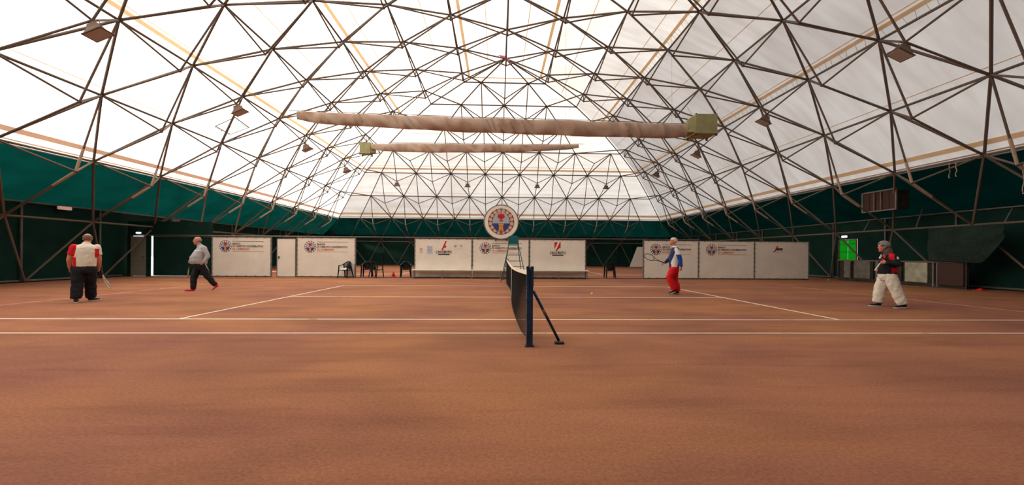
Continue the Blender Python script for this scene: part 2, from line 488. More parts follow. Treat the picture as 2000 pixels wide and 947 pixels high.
# torn window patch on the left slope
def left_pt(y, z):   # point on the left slope between rows 5 and 6
    t = (z - ZR[5]) / (ZR[6] - ZR[5]); p = mrow(5, -1, y).lerp(mrow(6, -1, y), t); n = R(TANG[6])
    return p + V(math.sin(n), 0, -math.cos(n)) * 0.012
mb = MB(); c4 = [left_pt(20.55, 7.35), left_pt(21.0, 7.95), left_pt(22.35, 7.85), left_pt(21.75, 7.30)]
mb.quad(*c4); pt = mb.build('torn_patch', MAT['membrane_thin'], ceiling)
mb = MB()
for a, b in ((c4[1], c4[2]), (c4[3], c4[0])):
    for k in range(16):
        t = (k + random.random() * 0.6) / 16; p = a.lerp(b, t); q = a.lerp(b, min(1, t + 0.05)); d = (c4[3] - c4[2]).normalized() * random.uniform(0.05, 0.24)
        o = V(.012, 0, -.012)
        mb.add((p + o, q + o, p.lerp(q, .5) + d + o), ((0, 1, 2),))
for a, b in ((c4[0], c4[1]), (c4[1], c4[2]), (c4[2], c4[3]), (c4[3], c4[0])): mb.tube((a, b), 0.02, 5)
fr = mb.build('frayed_edge', MAT['steel_rust'], pt)

# ------------------------------------------------------------------ space frame
frame = empty('space_frame', (XC, 24, 0))
tag(frame, 'brown steel space frame of tubes and pyramids carrying the white roof', 'roof frame')
chords, struts, nodes, pnodes = [], [], [], []
ILO = 0
def okb(j, i): return i >= ILO and Y0 + (i + .5 * (j % 2)) * S < YE[j] - 0.22 * S
def oke(k, m): return abs(m * S) < XR[k] - 0.12 * S
P5 = {}      # lamp anchors
P7 = []      # eave pyramids for the pale sleeves
LASTB = {}
for sd in (-1, 1):
    for j in range(0, 9):
        if j == 0 and sd == 1: pass
        top = 9 if j == 0 else 20
        ids = [i for i in range(ILO, 20) if (okb(j, i) if j else i <= 7)]
        LASTB[(j, sd)] = NB(j, ids[-1], sd)
        for i in ids:
            p = NB(j, i, sd)
            if not (j == 0 and sd == 1): nodes.append(p)
            if i + 1 in ids and not (j == 0 and sd == 1): chords.append((p, NB(j, i + 1, sd)))
            if j < 8:
                for i2 in ((i - 1, i) if j % 2 == 0 else (i, i + 1)):
                    if okb(j + 1, i2): chords.append((p, NB(j + 1, i2, sd)))
            # pyramid under the row bar i..i+1
            if i + 1 in ids and j < 8 and not (j == 0 and sd == 1):
                n = R(NRM[j]); q = NB(j, i + 1, sd)
                P = (p + q) / 2 + V(-sd * math.sin(n), 0, -math.cos(n)) * PH
                pnodes.append(P); struts.append((p, P)); struts.append((q, P))
                mid = i if j % 2 == 0 else i + 1
                if j == 0:
                    for s2 in (-1, 1):
                        if okb(1, mid): struts.append((NB(1, mid, s2), P))
                else:
                    if okb(j - 1, mid) or (j == 1 and mid <= 7): struts.append((NB(j - 1, mid, sd), P))
                    if okb(j + 1, mid): struts.append((NB(j + 1, mid, sd), P))
                if j == 5: P5[(sd, mid)] = P
                if j == 7: P7.append((P, NB(6, mid, sd), NB(8, mid, sd) if okb(8, mid) else None))
        if j: chords.append((LASTB[(j, sd)], HIP(j, sd))); nodes.append(HIP(j, sd))
    chords.append((NB(0, 7, 1), HIP(1, sd)))
    for j in range(1, 8): chords.append((HIP(j, sd), HIP(j + 1, sd)))
PE5 = {}
def mrange(k):
    st = 0 if k % 2 == 0 else 0.5
    return [m for m in [st + i for i in range(-7, 8)] if oke(k, m)]
for k in range(1, 9):
    ms = mrange(k)
    for m in ms:
        p = NE(k, m); nodes.append(p)
        if m + 1 in ms: chords.append((p, NE(k, m + 1)))
        if k == 1: chords.append((p, NB(0, 7, 1)))
        for dm in (-.5, .5):
            if k < 8 and (m + dm) in mrange(k + 1): chords.append((p, NE(k + 1, m + dm)))
        if m + 1 in ms and k < 8:
            n = R(ENRM[k]); q = NE(k, m + 1)
            P = (p + q) / 2 + V(0, -math.sin(n), -math.cos(n)) * PH
            pnodes.append(P); struts += [(p, P), (q, P)]
            if k == 1: struts.append((NB(0, 7, 1), P))
            elif (m + .5) in mrange(k - 1): struts.append((NE(k - 1, m + .5), P))
            if (m + .5) in mrange(k + 1): struts.append((NE(k + 1, m + .5), P))
            if k == 5: PE5[m + .5] = P
            if k == 7: P7.append((P, NE(6, m + .5) if (m + .5) in mrange(6) else None, NE(8, m + .5)))
    for sd, m in ((-1, ms[0]), (1, ms[-1])):
        chords.append((NE(k, m), HIP(k, sd)))
        e = NE(k, m)
        if (e - HIP(k, sd)).length < 0.45 * S and len(ms) > 2: e = NE(k, m - sd)
        if k < 7: chords.append((e, LASTB[(k, sd)]))
# legs from the ring beam to the ground
legs = []
BX = 19.12
for sd in (-1, 1):
    for i in range(1, 14):
        if not okb(8, i): continue
        p = NB(8, i, sd)
        for dy in (-.5, .5):
            b = V(XC + sd * BX, p.y + dy * S, 0.06)
            if b.y < WALL_Y - 0.4: legs.append((b, p))
for m in mrange(8):
    p = NE(8, m)
    for dm in (-.5, .5): legs.append((V(p.x + dm * S, YE[8] + 1.0, 0.06), p))
for sd in (-1, 1): legs.append((V(XC + sd * 18.9, YE[8] + .9, 0.06), HIP(8, sd)))

def proj(p):
    c, s = math.cos(YAW), math.sin(YAW)
    x = p.x * c - p.y * s; y = p.x * s + p.y * c
    if y < 0.5: return None
    return 1000 + FPX * x / y, CY - FPX * (p.z - CAM_H) / y, y
def seen(a, b):
    n = 0; d = 0
    for k in range(17):
        q = proj(a.lerp(b, k / 16))
        if q and -5 < q[0] < 2005 and -5 < q[1] < 952: n += 1; d += 1 / q[2]
    if not n: return 0.0
    pa, pb = proj(a), proj(b)
    ln = math.hypot(pa[0] - pb[0], pa[1] - pb[1]) if pa and pb else 600
    return ln * n / 17 * d / n
unit = MB(); unit.tube(((0, 0, 0), (0, 0, 1)), 1.0, 10)
def unit_mesh(name, m):
    me = unit.mesh(name); me.materials.append(m)
    me.polygons.foreach_set('use_smooth', [len(p.vertices) == 4 for p in me.polygons]); return me
def bar_obj(name, me, a, b, r, parent):
    o = bpy.data.objects.new(name, me); COL.objects.link(o); o.parent = parent
    d = b - a
    M = Matrix.Translation(a) @ d.to_track_quat('Z', 'Y').to_matrix().to_4x4() @ Matrix.Diagonal((r, r, d.length, 1))
    o.matrix_parent_inverse = Matrix.Identity(4)
    o.matrix_basis = Matrix.Translation(-Vector(parent.location)) @ M
    return o
def bar_family(lst, name, rest, r, m, limit=298):
    lst = sorted(((seen(a, b), k) for k, (a, b) in enumerate(lst)), reverse=True), lst
    order, src = lst
    me = unit_mesh(name, m)
    mb = MB()
    for n, (sc, k) in enumerate(order):
        a, b = src[k]
        if n < limit and sc > 0: bar_obj(name, me, a, b, r, frame)
        else: mb.tube((a, b), r, 6)
    if mb.f:
        o = mb.build(rest, m, frame, smooth=True); o.location = -Vector(frame.location); o['kind'] = 'stuff'
bar_family(chords, 'chord_tube', 'distant_chord_tubes', 0.044, MAT['steel_bar'])
bar_family(struts, 'pyramid_strut', 'distant_pyramid_struts', 0.034, MAT['steel_strut'])
bar_family(legs, 'leg_tube', 'hidden_leg_tubes', 0.042, MAT['steel_bar'])
me = unit_mesh('pale_sleeve', MAT['steel_beige'])
for P, up, dn in P7:
    if up is not None: bar_obj('pale_sleeve', me, P, P + (up - P).normalized() * 0.85, 0.046, frame)
    if dn is not None: bar_obj('pale_sleeve', me, P, P + (dn - P).normalized() * 0.95, 0.046, frame)
mb = MB()
for p in nodes: mb.ball(p, 0.065, 8, 6)
o = mb.build('node_joints', MAT['steel_rust'], frame, smooth=True); o.location = -Vector(frame.location); o['kind'] = 'stuff'
mb = MB()
for p in pnodes: mb.ball(p, 0.055, 8, 6)
o = mb.build('pyramid_joints', MAT['steel_rust'], frame, smooth=True); o.location = -Vector(frame.location); o['kind'] = 'stuff'

# ------------------------------------------------------------------ walls
def wall_sheet(name, label, quads, m):
    mb = MB()
    for q in quads: mb.quad(*q)
    o = mb.build(name, MAT[m]); tag(o, label, kind='structure'); return o
lx, rx = XC - WALL_X, XC + WALL_X
ea_l, ea_r = mrow(7, -1, 0).x, mrow(7, 1, 0).x
EZ = mrow(7, 1, 0).z - 0.12
# left wall has a daylight opening beyond the partition
OP0, OP1 = 21.9, 27.5
w = wall_sheet('wall_left', 'dark green sheet wall on the left side of the hall', [
    ((lx, BACK_Y, 0), (lx, OP0, 0), (lx, OP0, WALL_TOP), (lx, BACK_Y, WALL_TOP)),
    ((lx, OP1, 0), (lx, WALL_Y, 0), (lx, WALL_Y, WALL_TOP), (lx, OP1, WALL_TOP)),
    ((lx, OP0, 2.3), (lx, OP1, 2.3), (lx, OP1, WALL_TOP), (lx, OP0, WALL_TOP))], 'wall_green')
wl = w
w2 = wall_sheet('wall_right', 'dark green sheet wall on the right side of the hall', [
    ((rx, BACK_Y, 0), (rx, 21.70, 0), (rx, 21.70, WALL_TOP), (rx, BACK_Y, WALL_TOP)),
    ((rx, 22.90, 0), (rx, WALL_Y, 0), (rx, WALL_Y, WALL_TOP), (rx, 22.90, WALL_TOP)),
    ((rx, 21.70, 2.24), (rx, 22.90, 2.24), (rx, 22.90, WALL_TOP), (rx, 21.70, WALL_TOP))], 'wall_green')
w3 = wall_sheet('wall_far', 'dark green sheet wall at the far end of the hall', [
    ((lx, WALL_Y, 0), (rx, WALL_Y, 0), (rx, WALL_Y, WALL_TOP), (lx, WALL_Y, WALL_TOP))], 'wall_green')
REAR = prof
w4 = wall_sheet('wall_near', 'unseen dark green sheet wall behind the viewer, set close to dim the floor', [
    ((lx, BACK_Y, 0), (rx, BACK_Y, 0), (rx, BACK_Y, WALL_TOP), (lx, BACK_Y, WALL_TOP)),
    ((lx, BACK_Y, WALL_TOP), (rx, BACK_Y, WALL_TOP), (ea_r, BACK_Y, EZ), (ea_l, BACK_Y, EZ))], 'wall_green')
mb = MB(); mb.add([p + V(0, 0, -.02) for p in REAR], (tuple(range(len(REAR))),)); mb.build('shading_gable', MAT['wall_green'], w4)  # unseen gable, opaque instead of membrane to cut light on the near floor
for w_, lab, sd in ((wl, 'teal green tarpaulin sloping from the left eave to the wall', -1), (w2, 'dark green tarpaulin sloping from the right eave to the wall', 1)):
    mb = MB(); x0 = XC + sd * WALL_X; x1 = ea_l if sd < 0 else ea_r; K = 24
    for k in range(K):
        ya, yb = BACK_Y + (WALL_Y - BACK_Y) * k / K, BACK_Y + (WALL_Y - BACK_Y) * (k + 1) / K
        def tp(y, t):
            ye = y if t < .5 else min(y, YE[7] + .1)
            sag = 0.10 * math.sin(math.pi * t) + 0.03 * math.sin(y * 2.1) * math.sin(math.pi * t)
            return V(x0 + (x1 - x0) * t, y + (ye - y) * t, WALL_TOP + (EZ - WALL_TOP) * t - sag)
        for q in range(4): mb.quad(tp(ya, q / 4), tp(yb, q / 4), tp(yb, (q + 1) / 4), tp(ya, (q + 1) / 4))
    o = mb.build('upper_tarpaulin', MAT['tarp_green'], w_, smooth=True); o['label'] = lab
mb = MB(); ye = YE[7] + .1
mb.quad((lx, WALL_Y, WALL_TOP), (rx, WALL_Y, WALL_TOP), (ea_r, ye, EZ), (ea_l, ye, EZ))
mb.build('upper_tarpaulin', MAT['tarp_green'], w3)
# posts, rails and kick rails of the walls
me_post = unit_mesh('wall_post', MAT['dark_steel'])
def wbar(name, a, b, r, m, parent):
    mb = MB(); mb.tube((a, b), r, 8); return mb.build(name, MAT[m], parent, smooth=True)
for w_, sd in ((wl, -1), (w2, 1)):
    x = XC + sd * (WALL_X - 0.06)
    wbar('top_rail', (x, BACK_Y + .1, WALL_TOP), (x, WALL_Y - .1, WALL_TOP), 0.035, 'grey_steel', w_)
    if sd < 0:
        for ya, yb in ((BACK_Y + .1, 21.2), (OP1, WALL_Y - .1)): wbar('kick_rail', (x, ya, 0.07), (x, yb, 0.07), 0.045, 'grey_steel', w_)
    else:
        for ya, yb in ((BACK_Y + .1, 21.65), (22.95, WALL_Y - .1)): wbar('kick_rail', (x, ya, 0.07), (x, yb, 0.07), 0.045, 'grey_steel', w_)
    for i in range(2, 14):
        y = Y0 + (i + .5) * S
        if (sd < 0 and OP0 - .7 < y < OP1) or y > WALL_Y - .5 or (sd > 0 and 21.6 < y < 23): continue
        wbar('wall_post', (x - sd * .03, y, 0.02), (x - sd * .03, y, WALL_TOP - .04), 0.04, 'grey_steel', w_)
wbar('top_rail', (lx + .2, WALL_Y - .06, WALL_TOP), (rx - .2, WALL_Y - .06, WALL_TOP), 0.035, 'dark_steel', w3)
wbar('kick_rail', (lx + .2, WALL_Y - .06, .07), (rx - .2, WALL_Y - .06, .07), 0.045, 'dark_steel', w3)
for i in range(-5, 6):
    x = XC + i * S; wbar('wall_post', (x, WALL_Y - .09, 0.02), (x, WALL_Y - .09, WALL_TOP - .04), 0.035, 'dark_steel', w3)
# small braces standing on the right ring beam
for y in (14.4, 17.6, 20.2):
    wbar('short_post', (XC + 18.3, y, ZR[8] + .05), (XC + 18.62, y, ZR[8] + .95 if y == 17.6 else ZR[8] + .6), 0.025, 'grey_steel', w2)

# ------------------------------------------------------------------ lettering
def text_mesh(body, size, width=None, shear=0.0, bold=0.0):
    cu = bpy.data.curves.new('txt', 'FONT'); cu.body = body; cu.size = size; cu.shear = shear; cu.offset = bold
    cu.extrude = 0.002; cu.resolution_u = 2
    o = bpy.data.objects.new('txt', cu); COL.objects.link(o)
    dg = bpy.context.evaluated_depsgraph_get(); dg.update()
    me = bpy.data.meshes.new_from_object(o.evaluated_get(dg))
    bpy.data.objects.remove(o); bpy.data.curves.remove(cu)
    if width:
        xs = [v.co.x for v in me.vertices]; k = width / (max(xs) - min(xs)); x0 = min(xs)
        for v in me.vertices: v.co.x = (v.co.x - x0) * k
    return me
TXT = {}
def put_text(name, body, x, z, size, m, parent, width=None, y=-0.006, shear=0.0, bold=0.0):
    key = (body, size, width, m)
    if key not in TXT:
        me = text_mesh(body, size, width, shear, bold); me.materials.clear(); me.materials.append(MAT[m]); TXT[key] = me
    o = bpy.data.objects.new(name, TXT[key]); link(o, parent)
    o.rotation_euler = (R(90), 0, 0); o.location = (x, y, z); return o

def circle(r, n=40, cx=0, cy=0, a0=0, a1=360): return [(cx + r * math.cos(R(a0 + (a1 - a0) * k / n)), cy + r * math.sin(R(a0 + (a1 - a0) * k / n))) for k in range(n)]
EXZ, EYZ = V(1, 0, 0), V(0, 0, 1)
def flat(name, poly, m, parent, x, z, y, k=1.0, th=0.004):
    mb = MB(); mb.prism([(p[0] * k, p[1] * k) for p in poly], (x, y, z), EXZ, EYZ, th)
    return mb.build(name, MAT[m], parent)
# crest drawn in a unit circle: ring of scallops, grey upper field with a red lily, blue lower field with a gold tower
LILY = [(0, .60), (.07, .50), (.06, .42), (.16, .52), (.25, .50), (.24, .38), (.31, .30), (.24, .22), (.26, .12), (.14, .16), (.06, .08), (.05, -.02), (.17, .02), (.13, -.08), (.04, -.08), (0, -.16),
        (-.04, -.08), (-.13, -.08), (-.17, .02), (-.05, -.02), (-.06, .08), (-.14, .16), (-.26, .12), (-.24, .22), (-.31, .30), (-.24, .38), (-.25, .50), (-.16, .52), (-.06, .42), (-.07, .50)]
TOWER = [(-.22, -.86), (.22, -.86), (.17, -.55), (.16, -.32), (.22, -.29), (.22, -.18), (.12, -.18), (.12, -.23), (.05, -.23), (.05, -.18), (-.05, -.18), (-.05, -.23), (-.12, -.23), (-.12, -.18), (-.22, -.18), (-.22, -.29), (-.16, -.32), (-.17, -.55)]
SHIELD_T = [(-.70, -.19), (.70, -.19), (.71, .02), (.64, .28), (.50, .50), (.30, .66), (0, .73), (-.30, .66), (-.50, .50), (-.64, .28), (-.71, .02)]
SHIELD_B = [(-.70, -.19), (-.66, -.42), (-.52, -.66), (-.30, -.86), (0, -.98), (.30, -.86), (.52, -.66), (.66, -.42), (.70, -.19)]
def crest(parent, x, z, r, y, detail=True, outer=True):
    o = flat('crest_ring', circle(1.0), 'ink_brown', parent, x, z, y, r)
    n = 16 if detail else 14
    mb = MB(); mp = MB()
    for k in range(n):
        a = 2 * math.pi * (k + .5) / n; c, s = math.cos(a), math.sin(a)
        mp.prism(circle((.145 if detail else .135) * r, 10, .83 * r * c, .83 * r * s), (x, y - .003, z), EXZ, EYZ, .003)
    mp.build('scallop_ring', MAT['ink_pink' if detail else 'ink_cream'], parent)
    k = .92
    flat('upper_field', SHIELD_T, 'ink_skygrey', parent, x, z + .04 * r, y - .006, r * k)
    flat('lower_field', SHIELD_B, 'ink_blue', parent, x, z + .04 * r, y - .006, r * k)
    flat('lily', LILY, 'ink_red', parent, x, z + .10 * r, y - .010, r * .95)
    flat('tower', TOWER, 'ink_gold', parent, x, z + .02 * r, y - .010, r * k)
    if detail:
        flat('tower_door', [(-.05, -.86), (.05, -.86), (.05, -.72), (0, -.64), (-.05, -.72)], 'ink_red', parent, x, z + .02 * r, y - .014, r * k)
        flat('tower_window', [(-.02, -.50), (.02, -.50), (.02, -.38), (-.02, -.38)], 'ink_brown', parent, x, z + .02 * r, y - .014, r * k)

# ------------------------------------------------------------------ partition panels
PY = 21.42
PT = 2.07
def panel(x0, x1, label, kind, post_l=True, post_r=True, group=None):
    t = empty('banner_panel', (x0, PY, 0)); tag(t, label, 'panel')
    w = x1 - x0
    mb = MB(); mb.box((w / 2, 0, 0.06 + (PT - 0.10) / 2), (w - 0.08, 0.02, PT - 0.10)); mb.build('sheet', MAT['white_sheet'], t)
    for k, xx in enumerate((0.02, w - 0.02)):
        if (k == 0 and not post_l) or (k == 1 and not post_r): continue
        mb = MB(); mb.box((xx, 0.012, PT / 2), (0.055, 0.06, PT)); mb.build('post', MAT['grey_steel'], t)
    mb = MB(); mb.box((w / 2, 0.0, 0.035), (w - .07, 0.05, 0.05)); mb.build('bottom_rail', MAT['dark_steel'], t)
    mb = MB(); mb.box((w / 2, 0.0, PT - 0.025), (w - .07, 0.05, 0.03)); mb.build('upper_rail', MAT['grey_steel'], t)
    mb = MB()
    for xx in (0.055, w - 0.055):
        for k in range(8): mb.box((xx, -0.016, 0.18 + k * 0.245), (0.035, 0.016, 0.035))
    for k in range(6):
        for zz in (0.075, PT - .055): mb.box((0.3 + k * (w - .6) / 5, -0.016, zz), (0.05, 0.016, 0.026))
    c = mb.build('clips', MAT['grey_steel'], t); c['kind'] = 'stuff'
    y = -0.0145
    if kind == 'bank':
        crest(t, 0.69, PT - 0.49, 0.305, y, detail=False)
        flat('print_line', [(1.04, PT - .245), (2.60, PT - .245), (2.60, PT - .230), (1.04, PT - .230)], 'ink_brown', t, 0, 0, y)
        flat('print_line', [(1.04, PT - .745), (2.60, PT - .745), (2.60, PT - .732), (1.04, PT - .732)], 'ink_orange', t, 0, 0, y)
        put_text('lettering', 'BANCA', 1.045, PT - .405, .135, 'ink_grey', t, .41, y - .002, bold=.003)
        put_text('lettering', 'DI CREDITO COOPERATIVO', 1.045, PT - .535, .135, 'ink_grey', t, 1.545, y - .002, bold=.003)
        put_text('lettering', 'DI CAMBIANO', 1.045, PT - .675, .135, 'ink_orange', t, .85, y - .002, bold=.003)
    elif kind in ('accentA', 'accentB'):
        cx = w / 2 + (0.02 if kind == 'accentA' else 0.0)
        if kind == 'accentA':
            flat('red_mark', [(-.16, 0), (-.085, 0), (-.02, .13), (.07, .13), (.09, .16), (.09, .24), (.05, .235), (.035, .27), (.12, .48), (.05, .48)], 'ink_red', t, cx + .03, PT - .615, y)
        else:
            flat('red_mark', [(-.155, .10), (-.155, .46), (.01, .46)], 'ink_red', t, cx - .02, PT - .615, y)
            flat('red_mark', [(-.09, 0), (.12, .46), (.17, .46), (.16, .16), (.09, .16), (.06, .09), (.02, .09), (-.02, 0)], 'ink_red', t, cx - .02, PT - .615, y)
        put_text('lettering', "L'ACCENTO", cx - .41, PT - .775, .19, 'ink_dark', t, .82, y - .002, bold=.006)
        flat('print_bar', [(-.30, 0), (.30, 0), (.30, .055), (-.30, .055)], 'ink_dark', t, cx, PT - .865, y)
        flat('print_dashes', [(-.25, .018), (.24, .018), (.24, .034), (-.25, .034)], 'ink_grey', t, cx, PT - .865, y - .004)
        if kind == 'accentA':
            mb = MB(); ring = circle(.062, 24, .345, PT - .58)
            mb.tube([(p[0], y, p[1]) for p in ring], .009, 6, closed=True); mb.tube(((.30, y, PT - .535), (.39, y, PT - .625)), .009, 6)
            mb.build('no_smoking_mark', MAT['ink_red'], t)
            flat('red_caption', [(-.075, 0), (.075, 0), (.075, .03), (-.075, .03)], 'ink_orange', t, .345, PT - .74, y)
    elif kind == 'script':
        flat('red_mark', [(-.30, -.12), (-.18, -.10), (-.10, .10), (-.02, .15), (.06, .14), (-.03, .07), (-.08, -.02), (-.14, -.15), (-.22, -.16)], 'ink_red', t, 1.28, PT - .42, y)
        flat('dark_mark', [(-.09, -.075), (.24, -.075), (.255, .04), (-.05, .045)], 'ink_dark', t, 1.28, PT - .42, y - .002)
        flat('light_gap', [(.075, -.08), (.10, -.08), (.11, -.01), (.09, -.01)], 'white_sheet', t, 1.28, PT - .42, y - .005)
        flat('print_line', [(-.12, -.175), (.30, -.175), (.30, -.165), (-.12, -.165)], 'ink_grey', t, 1.28, PT - .42, y)
    return t
PX = [-14.62, -11.62, -10.35, -7.34, -4.32, -1.32, 1.68, 4.68, 7.74, 10.75, 13.80, 16.80]
panel(PX[0], PX[1], 'white bank banner panel at the left end of the partition row', 'bank')
panel(PX[2], PX[3], 'white bank banner panel behind the plastic chair with the towel', 'bank')
pc = panel(PX[4], PX[5], 'white banner panel with red slanted mark and notices pinned beside it', 'accentA')
pd = panel(PX[5], PX[6], 'white bank banner panel under the round emblem, behind the umpire chair', 'bank', post_l=False)
pe = panel(PX[6], PX[7], 'white banner panel with red split square mark, right of the umpire chair', 'accentB', post_l=False)
panel(PX[8], PX[9], 'white bank banner panel behind the player in red trousers', 'bank')
panel(PX[9], PX[10], 'white bank banner panel second from the right end of the row', 'bank', post_l=False)
panel(PX[10], PX[11], 'plain white panel with small red and black script logo, rightmost of the row', 'script', post_l=False)
# door leaf beside the first gap
t = empty('panel_door', (-11.36, PY, 0)); tag(t, 'plain white narrow door leaf in the partition beside the dark gap', 'door')
mb = MB(); mb.box((.49, 0, 1.01), (.93, .035, 1.92)); mb.build('leaf', MAT['white_sheet'], t)
mb = MB()
for a, b in (((.03, 0, 1.0), (.035, .05, 2.0)), ((.955, 0, 1.0), (.035, .05, 2.0)), ((.49, 0, .025), (.93, .05, .05)), ((.49, 0, 1.985), (.93, .05, .035))): mb.box(a, b)
mb.build('door_frame', MAT['grey_steel'], t)
mb = MB(); mb.box((.115, -.03, 1.02), (.04, .02, .14)); mb.tube(((.115, -.04, 1.05), (.115, -.07, 1.05), (.20, -.07, 1.05)), .011, 8); mb.build('handle', MAT['dark_steel'], t)
# paper notices on the third panel
for nm, lab, x, z, ww, hh, m in (('notice_sheet', 'pale blue printed notice sheet pinned on the white panel', .79, 1.47, .29, .42, 'paper_blue'),
                             ('small_notice', 'small white notice with a dark picture right of the red mark', 2.13, 1.63, .16, .27, 'paper_white'),
                             ('thin_notice', 'faint white notice at the right of the pinned papers', 2.42, 1.64, .17, .24, 'paper_white')):
    o = empty(nm, (PX[4] + x, PY - .016, z)); tag(o, lab, 'notice')
    mb = MB(); mb.box((0, -.001, 0), (ww, .003, hh)); mb.build('paper', MAT[m], o)
    mb = MB()
    for k in range(5 if m == 'paper_blue' else 3): mb.box((0, -.0035, hh * .36 - k * hh * .16), (ww * .8, .001, .012))
    if nm == 'small_notice': mb.box((-.03, -.0035, .02), (.05, .001, .06))
    mb.build('print', MAT['ink_grey'], o)
# long rail above the panels
mb = MB(); mb.tube(((-18.75, PY + .02, PT + .035), (-14.6, PY + .02, PT + .035), (PX[11] - 6, PY + .02, PT + .035), (PX[9], PY + .02, PT + .035)), .032, 10)
tag(mb.build('partition_rail', MAT['grey_steel'], smooth=True), 'long grey steel tube running along the tops of the white panels', 'rail')
for x0, x1, lab in ((PX[3], PX[4], 'low dark sill rail across the opening with the plastic chairs'), (PX[7], PX[8], 'low dark sill rail across the opening on the right')):
    mb = MB(); mb.box(((x0 + x1) / 2, PY, .015), (x1 - x0 - .04, .05, .03)); tag(mb.build('sill_rail', MAT['dark_steel']), lab, 'rail')

# bench in front of the three middle panels
t = empty('long_bench', (PX[4], PY - .33, 0)); tag(t, 'long white bench running below the three middle panels', 'bench')
L_ = PX[7] - PX[4]
mb = MB(); mb.box((L_ / 2, .06, .43), (L_ + .12, .44, .045)); mb.build('seat_board', MAT['white_sheet'], t, bevel=.008)
for k in range(7):
    x = L_ * k / 6; x = min(max(x, .03), L_ - .03)
    mb = MB(); mb.box((x, -.10, .205), (.055, .055, .41)); mb.build('leg', MAT['grey_steel'], t)
mb = MB(); mb.box((L_ / 2, -.10, .03), (L_, .04, .05)); mb.build('foot_rail', MAT['dark_steel'], t)

# round emblem above the panels
t = empty('round_emblem', (.19, PY - .12, 2.945)); tag(t, 'round white sign with lily and tower crest above the panels', 'sign')
mb = MB(); mb.prism(circle(.885, 64), (0, 0, 0), EXZ, EYZ, .05); mb.build('disc', MAT['ink_cream'], t)
mb = MB(); mb.tube([(p[0], -.03, p[1]) for p in circle(.885, 64)], .032, 8, closed=True); mb.build('rim', MAT['grey_steel'], t, smooth=True)
crest(t, -.01, .02, .68, -.056)
mb = MB()
for x in (-.3, .3): mb.box((x, .06, -.55), (.05, .05, .90))
mb.build('support_posts', MAT['grey_steel'], t)

# ------------------------------------------------------------------ net
t = empty('net_post', (NX + .02, 5.585, 0)); tag(t, 'blue steel net post with slanted brace at the near sideline', 'net post')
mb = MB(); mb.box((0, 0, .53), (.085, .10, 1.06)); mb.build('post', MAT['post_blue'], t, bevel=.006)
for sx in (-1, 1):
    mb = MB(); mb.box((sx * .03, -.045, .96), (.035, .035, .28)); mb.build('upright_channel', MAT['post_blue'], t, bevel=.004)
mb = MB(); mb.box((0, 0, 1.075), (.10, .11, .02)); mb.build('cap', MAT['post_blue'], t)
mb = MB(); mb.tube(((.05, -.02, .76), (.43, .16, .045)), .020, 10); b_ = mb.build('brace', MAT['post_blue'], t, smooth=True)
mb = MB(); mb.tube(((.185, .043, .505), (.235, .066, .412)), .022, 10); mb.build('sleeve', MAT['grey_steel'], b_, smooth=True)
mb = MB(); mb.box((.435, .16, .02), (.13, .10, .03)); mb.build('brace_foot', MAT['dark_steel'], t, bevel=.005)
mb = MB(); mb.box((0, 0, .012), (.12, .12, .022)); mb.build('base_plate', MAT['dark_steel'], t)
for k, z in enumerate((.42, .64, .80)):
    mb = MB(); mb.tube(((-.06, 0, z), (-.04, 0, z)), .012, 6); mb.build('hook', MAT['dark_steel'], t)
NY0, NY1 = 5.64, 18.30
t = empty('far_net_post', (NX + .02, NY1 + .06, 0)); tag(t, 'dark net post at the far end of the net by the umpire chair', 'net post')
mb = MB(); mb.box((0, 0, .53), (.09, .09, 1.06)); mb.build('post', MAT['post_blue'], t)
mb = MB(); mb.box((0, 0, .012), (.14, .14, .02)); mb.build('base_plate', MAT['dark_steel'], t)
mb = MB(); mb.tube(((0, -.03, .98), (-.09, -.03, .98)), .022, 8); mb.build('winch', MAT['dark_steel'], t)
def net_top(y):
    u = abs((y - (NY0 + NY1) / 2) / ((NY1 - NY0) / 2)); return .905 + .125 * u ** 1.6
def net_x(y, z):
    u = (y - NY0) / (NY1 - NY0); v = 1 - z / net_top(y)
    return NX + .0 - .08 * math.sin(math.pi * min(1, u * 1.6)) * v * (1 - .4 * u) - .03 * math.sin(9 * u) * v
def net_bot(y):
    u = (y - NY0) / (NY1 - NY0); return .03 + .06 * abs(math.sin(7 * u)) + .08 * max(0, .06 - u) / .06
net = empty('tennis_net', (NX, (NY0 + NY1) / 2, 0)); tag(net, 'sagging black tennis net with cream top band across the court', 'net')
def nloc(o): o.location = -Vector(net.location); return o
mb = MB(); ny = 280; nz = 21
def npnt(y, f):
    zb, zt = net_bot(y), net_top(y) - .02; z = zb + (zt - zb) * f; return V(net_x(y, z), y, z)
ys = [NY0 + (NY1 - NY0) * k / ny for k in range(ny + 1)]
for y in ys: mb.tube([npnt(y, f / 5) for f in range(6)], .0022, 3, cap=False)
for k in range(nz): mb.tube([npnt(y, k / nz) for y in ys[::5]], .0022, 3, cap=False)
o = nloc(mb.build('netting', MAT['net_black'], net)); o['kind'] = 'stuff'
mb = MB(); K = 40
for k in range(K):
    ya, yb = (NY0 + (NY1 - NY0) * q / K for q in (k, k + 1))
    za, zb = net_top(ya), net_top(yb)
    for s_ in (-1, 1): mb.quad((NX + s_ * .016, ya, za - .05), (NX + s_ * .016, yb, zb - .05), (NX + s_ * .006, yb, zb + .012), (NX + s_ * .006, ya, za + .012))
    mb.quad((NX - .006, ya, za + .012), (NX + .006, ya, za + .012), (NX + .006, yb, zb + .012), (NX - .006, yb, zb + .012))
nloc(mb.build('top_band', MAT['net_band'], net))
yc = (NY0 + NY1) / 2
mb = MB(); mb.box((NX - .012, yc, .46), (.012, .05, .90)); nloc(mb.build('centre_strap', MAT['white_paint'], net))
mb = MB()
